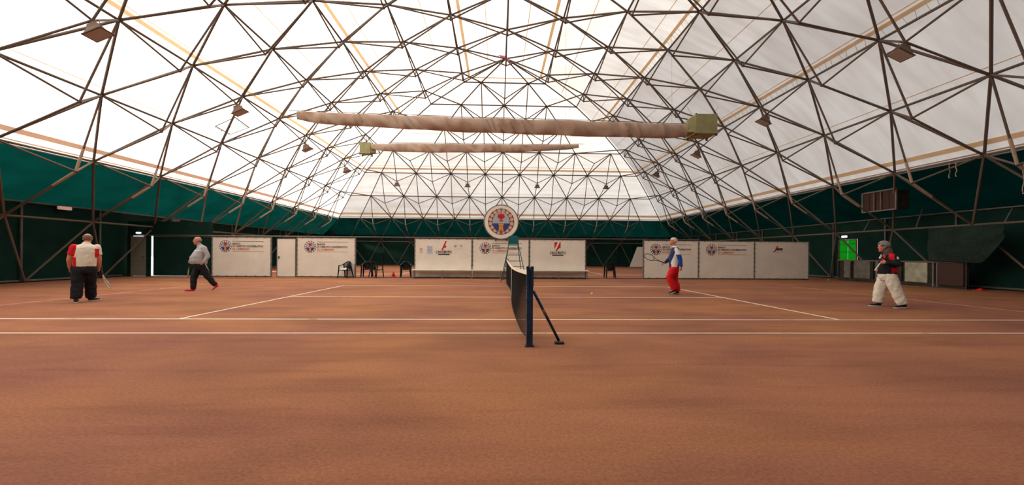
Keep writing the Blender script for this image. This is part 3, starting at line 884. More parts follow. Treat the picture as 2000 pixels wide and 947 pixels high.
mb.tube([V(net_x(y, net_bot(y)), y, net_bot(y)) for y in ys[::4]], .012, 6)
nloc(mb.build('bottom_cord', MAT['net_black'], net))
mb = MB(); mb.tube(((NX, NY1 - .02, .06), (NX, NY1 - .02, 1.0)), .016, 6); mb.tube(((NX - .01, NY0 + .02, .3), (NX, NY0 + .02, 1.0)), .012, 6); nloc(mb.build('side_cords', MAT['net_black'], net))

# ------------------------------------------------------------------ umpire chair
t = empty('umpire_chair', (.72, 18.95, 0)); tag(t, 'tall green steel umpire chair with teal back panel behind the net', 'chair')
mb = MB(); mb.box((.02, .22, 1.94), (.40, .03, .38)); mb.build('backrest', MAT['umpire_panel'], t, bevel=.01)
mb = MB(); mb.box((.02, .02, 1.70), (.42, .42, .04)); mb.build('seat', MAT['umpire_panel'], t, bevel=.01)
def rail_pt(sx, f):   # front ladder rail, f=0 ground
    return V(.02 + sx * (.58 - .36 * f), -.80 + .60 * f, .03 + 1.67 * f)
def rear_pt(sx, f): return V(.02 + sx * (.46 - .24 * f), .62 - .40 * f, .03 + 1.67 * f)
for sx in (-1, 1):
    mb = MB(); mb.tube((rail_pt(sx, 0), rail_pt(sx, 1)), .018, 8); mb.build('front_leg', MAT['umpire_green'], t, smooth=True)
    mb = MB(); mb.tube((rear_pt(sx, 0), rear_pt(sx, 1), rear_pt(sx, 1) + V(0, 0, .40)), .018, 8); mb.build('rear_leg', MAT['umpire_green'], t, smooth=True)
    mb = MB(); p = rail_pt(sx, 1); mb.tube((p, p + V(0, 0, .26), rear_pt(sx, 1) + V(0, -.03, .27)), .016, 8); mb.build('armrest', MAT['umpire_green'], t, smooth=True)
    mb = MB(); mb.tube((rail_pt(sx, .25), rear_pt(sx, .25)), .014, 8); mb.build('side_brace', MAT['umpire_green'], t, smooth=True)
for f in (.06, .27, .41, .56, .72, .88):
    mb = MB(); mb.tube((rail_pt(-1, f), rail_pt(1, f)), .014, 8); mb.build('rung', MAT['umpire_green'], t, smooth=True)
mb = MB(); mb.tube((rear_pt(-1, .3), rear_pt(1, .3)), .014, 8); mb.build('rear_brace', MAT['umpire_green'], t, smooth=True)

# ------------------------------------------------------------------ plastic chairs
def make_chair():
    t = empty('plastic_armchair', (0, 0, 0))
    mb = MB(); n = 7
    g = lambda u, v: V(-.22 + .44 * u, -.22 + .42 * v, .425 - .03 * math.sin(math.pi * u) * math.sin(math.pi * v) - .015 * v)
    for i in range(n):
        for j in range(n):
            a, b, c, d = (g(u / n, v / n) for u, v in ((i, j), (i + 1, j), (i + 1, j + 1), (i, j + 1)))
            mb.quad(a, b, c, d); z = V(0, 0, -.02); mb.quad(d + z, c + z, b + z, a + z)
    mb.tube([g(0, 0) + V(0, 0, -.015), g(1, 0) + V(0, 0, -.015), g(1, 1) + V(0, 0, -.015), g(0, 1) + V(0, 0, -.015)], .018, 6, closed=True)
    mb.build('seat', MAT['chair_plastic'], t)
    # rounded back hoop running into the arms
    def hoop(a):  # a in 0..1 from left arm front over the back to the right arm front
        th = math.pi * a
        x = -.275 * math.cos(th); y = -.16 + .40 * math.sin(th) ** .8
        z = .63 + .20 * max(0, math.sin(th)) ** 2.2
        return V(x, y, z)
    mb = MB(); mb.tube([hoop(k / 24) for k in range(25)], .040, 8, ry=.020); mb.build('arm_hoop', MAT['chair_plastic'], t, smooth=True)
    for k in range(9):
        a = .26 + .48 * k / 8; p = hoop(a); q = V(p.x * .72, .20 - .02, .42)
        mb = MB(); mb.tube((q, q.lerp(p, .5) + V(0, .012, 0), p), .020, 6, ry=.008); mb.build('back_slat', MAT['chair_plastic'], t)
    for sx in (-1, 1):
        mb = MB(); p = hoop(0 if sx < 0 else 1); mb.tube((p, V(sx * .255, -.20, .42), V(sx * .275, -.25, .0)), (.034, .042, .030), 6, ry=(.022, .026, .022)); mb.build('leg', MAT['chair_plastic'], t)
        mb = MB(); mb.tube((hoop(.22 if sx < 0 else .78), V(sx * .215, .19, .42), V(sx * .255, .29, .0)), (.032, .042, .030), 6, ry=(.022, .026, .022)); mb.build('leg', MAT['chair_plastic'], t)
    return t
CH = make_chair()
spots = [((-7.72, 21.05, 0), -18, 'dark plastic armchair with a white towel, in front of the white panel'),
         ((-6.98, 22.15, 0), 8, 'dark plastic armchair inside the opening, leftmost of three, at the dark gap edge'),
         ((-6.33, 21.58, 0), 155, 'dark plastic armchair turned away at the front of the opening'),
         ((-4.92, 22.15, 0), 12, 'dark plastic armchair right of the red cone in the opening'),
         ((6.23, 22.35, 0), 176, 'lone dark plastic armchair in the right opening, back to viewer')]
for k, (loc, rz, lab) in enumerate(spots):
    c = CH if k == 0 else copy_tree(CH)
    c.location = loc; c.rotation_euler = (0, 0, R(rz)); tag(c, lab, 'chair', 'dark plastic armchairs')
# towel on the first chair
mb = MB(); n = 12
def tw(u, v):
    x = -.20 + .34 * u; y = -.20 + .34 * v
    return V(x, y, .44 + .09 * math.sin(math.pi * u) * math.sin(math.pi * v) * (1 + .5 * math.sin(7 * u + 3 * v)) + .02 * math.sin(11 * v + 5 * u))
for i in range(n):
    for j in range(n):
        mb.quad(*(tw(a / n, b / n) for a, b in ((i, j), (i + 1, j), (i + 1, j + 1), (i, j + 1))))
for j in range(6):   # corner hanging over the front edge
    a0, a1 = tw(.05 + .08 * j, 0), tw(.05 + .08 * (j + 1), 0); dz = V(0, -.04, -.11 * math.sin(math.pi * (j + .5) / 6)); mb.quad(a0 + dz, a1 + dz, a1, a0)
tw_o = mb.build('towel', MAT['cloth_white'], smooth=True); tw_o.location = spots[0][0]; tw_o.rotation_euler = (0, 0, R(-18))
m_ = tw_o.modifiers.new('thick', 'SOLIDIFY'); m_.thickness = .008
tag(tw_o, 'crumpled white towel lying on the seat of the plastic armchair', 'towel')
# cones and balls
def cone(loc, h, r, lab, nm='marker_cone'):
    t = empty(nm, loc); tag(t, lab, 'cone')
    mb = MB(); mb.tube(((0, 0, .02), (0, 0, h * .92), (0, 0, h)), (r, r * .22, r * .12), 20); mb.build('body', MAT['cone_red'], t, smooth=True)
    mb = MB(); mb.box((0, 0, .01), (r * 2.5, r * 2.5, .02)); mb.build('base', MAT['cone_red'], t, bevel=.004)
    return t
cone((-5.62, 22.3, 0), .30, .10, 'small red marker cone standing in the opening between the chairs')
cone((18.55, 15.0, 0), .09, .13, 'low red marker cone lying by the right wall', 'flat_cone')
def ball(loc, lab):
    t = empty('tennis_ball', loc); tag(t, lab, 'ball', 'tennis balls')
    mb = MB(); mb.ball((0, 0, 0), .034, 20, 14); mb.build('felt', MAT['ball_yellow'], t, smooth=True)
    mb = MB(); pts = []
    for k in range(48):
        a = 2 * math.pi * k / 48; b = .44 * math.sin(2 * a)
        pts.append(V(math.cos(a) * math.cos(b), math.sin(a) * math.cos(b), math.sin(b)) * .0342)
    mb.tube(pts, .0012, 4, closed=True); mb.build('seam', MAT['white_paint'], t)
ball((2.18, 9.3, .365), 'yellow tennis ball in flight above the court right of the net')
ball((17.45, 20.9, .034), 'yellow tennis ball lying on the clay near the rightmost panel')

# ------------------------------------------------------------------ heaters with cloth ducts
def heater(box_c, size, duct, lab, nz=1.0, side=1, hang=13.0):
    t = empty('air_heater', box_c); tag(t, lab, 'heater')
    sx, sy, sz = size
    mb = MB(); mb.box((0, 0, 0), size); mb.build('casing', MAT['heater_green'], t, bevel=.012)
    mb = MB()
    for a in (-1, 1):
        for b in (-1, 1):
            mb.box((a * sx * .46, b * sy * .46, sz / 2 + .008), (.07, .07, .02)); mb.box((a * sx * .46, b * sy * .46, -sz / 2 - .04), (.08, .08, .09))
    mb.build('corner_brackets', MAT['dark_steel'], t)
    x = -side * sx / 2
    mb = MB(); mb.add([(x, -sy * .45, -sz * .42), (x, sy * .45, -sz * .42), (x, sy * .45, sz * .42), (x, -sy * .45, sz * .42),
                     (x - side * .28, -sy * .3, -sz * .38), (x - side * .28, sy * .3, -sz * .38), (x - side * .28, sy * .3, sz * .22), (x - side * .28, -sy * .3, sz * .22)],
                    ((0, 1, 5, 4), (1, 2, 6, 5), (2, 3, 7, 6), (3, 0, 4, 7), (4, 5, 6, 7)))
    mb.build('outlet_hood', MAT['heater_green'], t)
    # duct: list of (x, y, ztop, zbot)
    mb = MB(); n = 260; prof = 28; c0 = Vector(box_c); rows = []
    for k in range(n + 1):
        f = k / n * (len(duct) - 1); i = min(int(f), len(duct) - 2); u = f - i
        d = [duct[i][q] + (duct[i + 1][q] - duct[i][q]) * u for q in range(4)]
        hh = (d[2] - d[3]) / 2; zc = (d[2] + d[3]) / 2; row = []
        wr = .06 * hh / .3
        for j in range(prof):
            a = 2 * math.pi * j / prof
            zz = math.sin(a) * hh; bend = d[0] + .55 * zz + .25 * math.sin(d[0] * .9)
            q = V(bend * 1.5, zz * .35, math.cos(a) * .15 + c0.x)
            fold = 1.1 * (1 - abs(noise.noise(q)) * 4.0) + .35 * noise.noise(V(bend * 4, zz, c0.y))
            ry = hh * .50 + wr * 2.0 * fold
            row.append(V(d[0], d[1] + math.cos(a) * ry, zc + math.sin(a) * hh * (1 + .03 * math.sin(d[0] * 2.2 + a))) - c0)
        rows.append(row)
    vs = [p for r_ in rows for p in r_]; fs = []
    for k in range(n):
        for j in range(prof): fs.append((k * prof + j, k * prof + (j + 1) % prof, (k + 1) * prof + (j + 1) % prof, (k + 1) * prof + j))
    fs.append(tuple(reversed(range(prof)))); fs.append(tuple(n * prof + j for j in range(prof)))
    mb.add(vs, fs); mb.build('cloth_duct', MAT['duct_cloth'], t, smooth=True)
    mb = MB(); a, b = V(*duct[0][:2], duct[0][2] + .04) - c0, V(*duct[-1][:2], duct[-1][2] + .03) - c0
    e = b + (b - a).normalized() * .35
    mids = [V(*d[:2], d[2] + .035) - c0 for d in duct]
    mb.tube(mids + [e], .014, 6); mb.build('hanging_rod', MAT['grey_steel'], t, smooth=True)
    mb = MB()
    for d in duct[1::2]: mb.tube((V(d[0], d[1], d[2] + .03) - c0, V(d[0], d[1] + .1, hang) - c0), .004, 4)
    for sx_ in (-.4, .4): mb.tube((V(sx * sx_, 0, sz / 2), V(sx * sx_ + (.5 if sx_ > 0 else -.2), .2, hang - 3.2 - c0.z)), .006, 4)
    mb.build('hanging_wires', MAT['dark_steel'], t)
    return t
heater((9.35, 18.45, 7.20), (1.00, .92, .88),
       [(8.62, 18.4, 7.28, 6.70), (7.9, 18.3, 7.24, 6.60), (6.1, 18.2, 7.26, 6.57), (3.0, 18.1, 7.25, 6.57), (.3, 18.0, 7.25, 6.60), (-2.0, 18.0, 7.24, 6.63), (-2.3, 18.0, 7.28, 6.65), (-4.2, 18.0, 7.31, 6.72), (-6.1, 18.0, 7.34, 6.79), (-7.9, 18.0, 7.38, 6.88), (-8.72, 18.0, 7.40, 7.04)],
       'green box air heater with long brown cloth duct, nearer and larger one', side=1, hang=11.4)
k2 = 28 / 35
def d2(x, zt, zb): return (x * k2, 28.0, CAM_H + (zt - CAM_H) * k2, CAM_H + (zb - CAM_H) * k2)
heater((-11.30 * k2, 28.3, CAM_H + 8.95 * k2), (.72, .6, .76),
       [d2(-10.75, 10.52, 10.10), d2(-10.0, 10.58, 9.98), d2(-8.6, 10.65, 9.92), d2(-5.8, 10.67, 9.89), d2(-2.4, 10.69, 9.95), d2(1.2, 10.70, 10.02), d2(4.2, 10.74, 10.2), d2(6.2, 10.78, 10.36), d2(6.94, 10.80, 10.50)],
       'green box air heater with brown cloth duct, farther and smaller one', side=-1, hang=12.2)

# ------------------------------------------------------------------ floodlights on the pyramid tips
def make_lamp():
    t = empty('floodlight')
    mb = MB()
    a, b, h = .12, .26, .30
    top = [(-a, -a * .8, -.10), (a, -a * .8, -.10), (a, a * .8, -.10), (-a, a * .8, -.10)]
    mid = [(-a * 1.35, -a * 1.1, -.24), (a * 1.35, -a * 1.1, -.24), (a * 1.35, a * 1.1, -.24), (-a * 1.35, a * 1.1, -.24)]
    bot = [(-b, -b * .8, -.10 - h), (b, -b * .8, -.10 - h), (b, b * .8, -.10 - h), (-b, b * .8, -.10 - h)]
    fs = [(0, 3, 2, 1)]
    for q in (0, 4):
        fs += [(q + i, q + (i + 1) % 4, q + 4 + (i + 1) % 4, q + 4 + i) for i in range(4)]
    mb.add(top + mid + bot, fs); mb.build('housing', MAT['lamp_rust'], t)
    mb = MB(); mb.box((0, 0, -.10 - h - .012), (2 * b + .05, 1.6 * b + .05, .022)); mb.build('rim', MAT['lamp_rust'], t)
    mb = MB(); mb.box((0, 0, -.10 - h - .026), (2 * b - .02, 1.6 * b - .02, .012)); mb.build('glass', MAT['lamp_glass'], t)
    mb = MB(); mb.box((0, 0, -.045), (.07, .07, .13)); mb.tube(((-.17, 0, -.22), (-.17, 0, -.04), (.17, 0, -.04), (.17, 0, -.22)), .014, 6); mb.build('bracket', MAT['steel_rust'], t)
    return t
lamp = make_lamp(); first = True
ordl = {3: 'nearest', 5: 'second nearest', 7: 'third', 9: 'farthest'}
def put_lamp(p, rx_, ry_, lab):
    global first
    o = lamp if first else copy_tree(lamp); first = False
    o.location = p + V(0, 0, -.02); o.rotation_euler = (rx_, ry_, 0); tag(o, lab, 'floodlight', 'floodlights under the roof frame')
for sd, nm in ((-1, 'left'), (1, 'right')):
    for k in (3, 5, 7, 9):
        put_lamp(P5[(sd, k)], 0, sd * R(24), f'rusty floodlight on the {nm} roof slope, {ordl[k]} of its row of four')
for m, nm in ((-3, 'leftmost'), (-1, 'second from left'), (1, 'third from left'), (3, 'rightmost')):
    put_lamp(PE5[m], R(10), 0, f'rusty floodlight on the far end slope, {nm} of four')

# pink ribbon on the ridge end joint
p = NB(0, 7, 1); mb = MB(); n = 14
for k in range(n):
    a0, a1 = k / n, (k + 1) / n
    def rb(a, s_): return V(-.52 * a + .12, -.06 + .05 * math.sin(5 * a), .26 * math.sin(2.4 * a) - .08 + s_ * (.05 + .12 * math.sin(math.pi * min(1, a * 1.05))))
    mb.quad(rb(a0, -1), rb(a1, -1), rb(a1, 1), rb(a0, 1))
mb.tube(((.1, -.05, -.05), (.24, -.06, -.16), (.26, -.06, -.34)), (.06, .05, .02), 6)
o = mb.build('pink_ribbon', MAT['pink_ribbon'], smooth=True); o.location = p + V(-.05, -.05, 0)
m_ = o.modifiers.new('thick', 'SOLIDIFY'); m_.thickness = .012
tag(o, 'crumpled pink ribbon caught on the far ridge joint of the roof frame', 'ribbon')

# ------------------------------------------------------------------ left corner: door, tarp partition, wall lights
t = empty('corner_door', (-18.66, PY + .05, 0)); tag(t, 'grey door leaf ajar beside the bright gap in the left corner', 'door')
mb = MB(); mb.box((.37, 0, 1.04), (.76, .04, 2.01)); mb.build('leaf', MAT['door_grey'], t)
mb = MB(); mb.tube(((.66, -.03, 1.0), (.66, -.06, 1.0), (.58, -.06, 1.0)), .011, 8); mb.build('handle', MAT['dark_steel'], t)
mb = MB(); mb.box((-.09, 0, 1.06), (.16, .07, 2.12)); mb.build('hinge_jamb', MAT['wall_green'], t)
mb = MB(); mb.box((.865, 0, 1.06), (.20, .07, 2.12)); mb.build('lock_jamb', MAT['wall_green'], t)
t = empty('corner_tarpaulin', (-17.6, PY + .08, 0)); tag(t, 'dark green tarpaulin screen between the corner door and first white panel', 'screen')
mb = MB(); mb.box((1.49, 0, 1.10), (2.95, .015, 2.09)); mb.build('sheet', MAT['wall_green'], t)
mb = MB(); mb.box((.86, 0, 2.47), (4.22, .015, .70)); mb.build('upper_sheet', MAT['wall_green'], t)
mb = MB(); mb.tube(((0.04, -.03, 2.04), (2.96, -.03, 2.04)), .022, 8); mb.build('upper_tube', MAT['grey_steel'], t)
mb = MB(); mb.box((-1.0 + 1.9, 1.05, .006), (4.0, 1.9, .012)); sl = mb.build('added_bright_slab', MAT['concrete'], floor); sl.location = (-17.6, PY + .12, 0); sl['label'] = 'added pale slab brightening the gap behind the corner door'  # added pale surface so the gap under the tarpaulin shows white
for loc, lab, nm, m in (((lx + .22, 18.31, 3.12), 'small pinkish emergency lamp on the left wall rail', 'emergency_lamp', 'lamp_pink'),
                    ((lx + .22, 24.4, 3.10), 'small grey lamp box on the left wall rail beyond the partition', 'wall_lamp', 'grey_steel'),
                    ((-18.25, PY - .02, 2.22), 'small glowing lamp box above the corner door', 'door_lamp', 'exit_light')):
    t = empty(nm, loc); tag(t, lab, 'lamp')
    d = (.10, .52, .14) if nm != 'door_lamp' else (.20, .08, .07)
    mb = MB(); mb.box((0, 0, 0), d); mb.build('diffuser', MAT[m], t, bevel=.012)
    mb = MB(); mb.box((-.06 if nm != 'door_lamp' else 0, 0 if nm != 'door_lamp' else .05, .01), (.03, d[1] * 1.04, d[2] * 1.1) if nm != 'door_lamp' else (.24, .03, .10)); mb.build('back_plate', MAT['grey_steel'], t)

# ------------------------------------------------------------------ right side: exit door, vent, low wall, drape, ropes
t = empty('exit_door', (rx - .02, 22.30, 0)); tag(t, 'backlit bright green pane door in the right wall under the exit light', 'door')
for i in range(2):
    for z0, z1 in ((1.08, 1.53), (1.53, 1.98), (1.98, 2.20)):
        mb = MB(); mb.box((0, -.281 + i * .562, (z0 + z1) / 2), (.008, .545, z1 - z0)); mb.build('green_pane', MAT['green_pane'], t)
for z_ in (1.53, 1.98):
    mb = MB(); mb.box((-.012, 0, z_), (.012, 1.08, .035)); mb.build('glazing_bar', MAT['umpire_green'], t)
mb = MB(); mb.box((0, 0, .54), (.04, 1.12, 1.06)); mb.build('lower_panel', MAT['panel_umber'], t)
mb = MB()
for y_ in (-.56, .56): mb.box((-.01, y_, 1.12), (.06, .05, 2.22))
mb.box((-.01, 0, 2.21), (.06, 1.1, .05)); mb.box((-.01, 0, 1.075), (.05, 1.1, .03))
mb.build('door_frame', MAT['brown_wood'], t)
t = empty('exit_light', (rx - .10, 22.45, 2.40)); tag(t, 'small glowing white exit light above the green door', 'lamp')
mb = MB(); mb.box((0, 0, 0), (.08, .28, .10)); mb.build('diffuser', MAT['exit_light'], t)
mb = MB(); mb.box((.05, 0, .01), (.03, .34, .14)); mb.build('back_plate', MAT['dark_steel'], t)
# vent box
t = empty('vent_window', (17.42, 18.05, 3.82)); tag(t, 'framed brown vent window high under the right eave', 'window')
mb = MB()
for y_ in (-.82, .82): mb.box((0, y_, 0), (.06, .06, .95))
for z_ in (-.45, .45): mb.box((0, 0, z_), (.06, 1.64, .06))
mb.build('frame', MAT['grey_steel'], t)
for k in range(5):
    mb = MB(); mb.box((.03, -.64 + k * .32, 0), (.03, .29, .84)); mb.build('louvre', MAT['vent_brown'], t)
for y_ in (-.12, .22):
    mb = MB(); mb.box((-.01, y_, 0), (.04, .05, .86)); mb.build('mullion', MAT['brown_wood'], t)
mb = MB(); mb.box((.33, -.02, -.03), (.56, 1.56, .84)); mb.build('duct_box', MAT['panel_umber'], t)
# low wall with panels
t = empty('low_wall', (18.52, 15.4, 0)); tag(t, 'low dark framed wall with grey panels along the right side', 'low wall')
def lw(name, y0, y1, z0, z1, m, dx=0, th=.05):
    mb = MB(); mb.box((dx, (y0 + y1) / 2, (z0 + z1) / 2), (th, y1 - y0, z1 - z0)); mb.build(name, MAT[m], t)
lw('top_rail', 0, 6.1, 1.04, 1.10, 'steel_bar', -.01, .09)
lw('base_board', 0, 6.1, 0, .16, 'panel_umber', -.005, .08)
lw('backing', 0, 6.1, .1, 1.05, 'panel_umber', .04, .03)
for y0_, y1_, m, nm in ((5.35, 5.72, 'panel_grey', 'panel'), (4.2, 5.1, 'panel_grey', 'panel'), (3.15, 3.9, 'panel_grey', 'panel'), (1.50, 2.46, 'panel_pale', 'panel')):
    lw(nm, y0_, y1_, .17, 1.03, m, -.01)
for y_ in (.0, 1.06, 1.22, 2.6, 4.02, 5.25, 6.05): lw('post', y_, y_ + .06, .02, 1.04, 'grey_steel' if y_ in (1.06, 1.22) else 'dark_steel', -.03)
lw('dark_box', .06, 1.02, .12, 1.03, 'vent_brown', -.06, .12)
# drape hanging from the ring beam
mb = MB(); nu, nv = 44, 20
def drp(u, v):
    y = 14.15 + 2.6 * u; top = 2.50; bot = 1.02 + .95 * (1 - min(1, u / .30)) ** 1.6 + .10 * u
    z = top + (bot - top) * v
    x = 18.42 - .06 - .16 * math.sin(math.pi * v) * math.sin(math.pi * u) + .035 * math.sin(9 * v + 6 * u) * math.sin(math.pi * v) + .03 * math.sin(16 * u + 3 * v) * v
    return V(x, y, z)
for i in range(nu):
    for j in range(nv): mb.quad(*(drp(a / nu, b / nv) for a, b in ((i, j), (i + 1, j), (i + 1, j + 1), (i, j + 1))))
o = mb.build('hanging_drape', MAT['net_drape'], smooth=True); tag(o, 'dark green net drape sagging from the right ring beam', 'drape')
m_ = o.modifiers.new('thick', 'SOLIDIFY'); m_.thickness = .01
# ropes at the right eave
ropes = [((16.25, 13.9, 4.60), .45, 'pale rope end dangling from the right eave tube'), ((16.75, 14.55, 4.72), .5, 'grey rope looped under the right eave strap'), ((17.0, 12.6, 4.35), 1.0, 'long frayed rope hanging down the right frame tube')]
for loc, ln, lab in ropes:
    mb = MB(); pts = [V(.012 * math.sin(k * 1.3), .015 * math.sin(k * .9), -ln * k / 10) for k in range(11)]
    mb.tube(pts, .014, 6); mb.tube([V(.02 * math.cos(a), .05 * math.sin(a), .02 * math.sin(a * 2)) for a in (0, 1.5, 3, 4.5, 6)], .014, 6)
    mb.ball(pts[-1], .024, 8, 6)
    o = mb.build('dangling_rope', MAT['steel_beige'], smooth=True); o.location = loc; tag(o, lab, 'rope')
# white board leaning at the far wall, seen through the right opening
mb = MB(); mb.prism([(0, 0), (1.5, 0), (1.5, 2.1), (.80, 2.1)], (13.95, 42.6, .04), EXZ, EYZ, .05)
tag(mb.build('slanted_board', MAT['white_sheet']), 'white board with a slanted edge far behind the right opening', 'board')

# ------------------------------------------------------------------ people
def remesh(mb, voxel, smooth=3):
    me = mb.mesh('tmp'); o = bpy.data.objects.new('tmp', me); COL.objects.link(o)
    r = o.modifiers.new('r', 'REMESH'); r.mode = 'VOXEL'; r.voxel_size = voxel; r.use_smooth_shade = True
    if smooth:
        s_ = o.modifiers.new('s', 'SMOOTH'); s_.iterations = smooth; s_.factor = .5
    dg = bpy.context.evaluated_depsgraph_get(); dg.update()
    out = bpy.data.meshes.new_from_object(o.evaluated_get(dg))
    bpy.data.objects.remove(o); bpy.data.meshes.remove(me)
    return out
def mesh_obj(name, me, mats, parent, pick=None):
    me.materials.clear()
    for m in mats: me.materials.append(MAT[m])
    if pick:
        me.polygons.foreach_set('material_index', [pick(p.center) for p in me.polygons])
    me.polygons.foreach_set('use_smooth', [True] * len(me.polygons))
    o = bpy.data.objects.new(name, me); link(o, parent); return o

def limb(mb, pts, rs, n=12, sub=4, endball=True):
    """tapered round limb with ball joints"""
    pts = [Vector(p) for p in pts]
    for i in range(len(pts) - 1):
        P = [pts[i].lerp(pts[i + 1], k / sub) for k in range(sub + 1)]
        Q = []
        for k in range(sub + 1):
            f = k / sub; Q.append(rs[i] + (rs[i + 1] - rs[i]) * f + .06 * rs[i] * math.sin(math.pi * f))
        mb.tube(P, Q, n)
    for k, (p, r) in enumerate(zip(pts, rs)):
        if endball or k < len(pts) - 1: mb.ball(p, r, n, 8)

def loft(mb, rings, fwd, lef, n=20):
    """rings: (h, ca, cb, half_left, half_front, half_back)"""
    vs = []; fs = []
    for h, ca, cb, wl, wf, wb in rings:
        for j in range(n):
            a = 2 * math.pi * j / n
            c, s_ = math.cos(a), math.sin(a)
            x = lef * (abs(c) ** .85 * math.copysign(1, c) * wl) + fwd * (s_ * (wf if s_ > 0 else wb))
            vs.append(V(ca, cb, h) + x)
    k = len(rings)
    for i in range(k - 1):
        for j in range(n): fs.append((i * n + j, i * n + (j + 1) % n, (i + 1) * n + (j + 1) % n, (i + 1) * n + j))
    fs.append(tuple(reversed(range(n)))); fs.append(tuple((k - 1) * n + j for j in range(n)))
    mb.add(vs, fs)

def wrinkle(o, strength, scale):
    tx = bpy.data.textures.new('wrinkle', 'CLOUDS'); tx.noise_scale = scale; tx.noise_depth = 3
    d = o.modifiers.new('wrinkle', 'DISPLACE'); d.texture = tx; d.strength = strength; d.mid_level = .42
def hand(mb, wrist, dirv, palm_n, curl, side, size=1.0):
    """palm plus five fingers; dirv along the palm, palm_n out of the palm side"""
    d = Vector(dirv).normalized(); n = Vector(palm_n); n = (n - d * n.dot(d)).normalized(); x = d.cross(n) * side
    w = Vector(wrist); s_ = size
    mb.tube([w - d * .01, w + d * .03 * s_, w + d * .085 * s_, w + d * .098 * s_], [.026 * s_, .036 * s_, .042 * s_, .034 * s_], 10, ry=[.020 * s_, .017 * s_, .015 * s_, .012 * s_], up=n)
    for k, (off, ln) in enumerate(((-.031, .070), (-.010, .080), (.011, .075), (.031, .058))):
        p = w + d * .088 * s_ + x * off * s_; dd = d.copy(); pts = [p]
        for seg, l in enumerate((.45, .32, .23)):
            dd = (Quaternion(d.cross(n).normalized(), curl * (.7 + .25 * seg)) @ dd).normalized()
            p = p + dd * ln * l * s_; pts.append(p)
        mb.tube(pts, [.0098 * s_, .0092 * s_, .0085 * s_, .0068 * s_], 8); mb.ball(pts[-1], .0068 * s_, 8, 6)
    p0 = w + d * .028 * s_ - x * .030 * s_
    p1 = p0 + (d * .7 - x * .75 + n * .35).normalized() * .040 * s_; p2 = p1 + (d * .9 - x * .12 + n * .55).normalized() * .033 * s_
    mb.tube((p0, p1, p2), (.0145 * s_, .012 * s_, .009 * s_), 8); mb.ball(p2, .009 * s_, 8, 6)

def head(mb, c, fwd, up, s_=1.0):
    f = Vector(fwd).normalized(); u = Vector(up); u = (u - f * u.dot(f)).normalized(); l = u.cross(f)
    M = Matrix((l, f, u)).transposed()
    P = lambda x, y, z: Vector(c) + M @ V(x * s_, y * s_, z * s_)
    mb.ball(P(0, -.012, .028), (.076 * s_, .096 * s_, .090 * s_), 20, 14, rot=M)     # skull
    mb.ball(P(0, .022, -.045), (.060 * s_, .068 * s_, .078 * s_), 18, 12, rot=M)      # face and jaw
    mb.ball(P(0, .066, -.098), (.030 * s_, .022 * s_, .020 * s_), 10, 8, rot=M)       # chin
    for sx in (-1, 1):
        mb.ball(P(sx * .038, .066, -.030), (.024 * s_, .018 * s_, .022 * s_), 10, 8, rot=M)   # cheek
        mb.ball(P(sx * .030, .082, .022), (.024 * s_, .011 * s_, .009 * s_), 10, 8, rot=M)    # brow
        mb.ball(P(sx * .078, -.012, -.008), (.010 * s_, .018 * s_, .030 * s_), 10, 8, rot=M)  # ear
    mb.tube((P(0, .084, .012), P(0, .104, -.022), P(0, .088, -.034)), (.010 * s_, .0155 * s_, .012 * s_), 8)  # nose
    mb.ball(P(0, .084, -.062), (.024 * s_, .012 * s_, .008 * s_), 10, 8, rot=M)       # lips
    return P, M

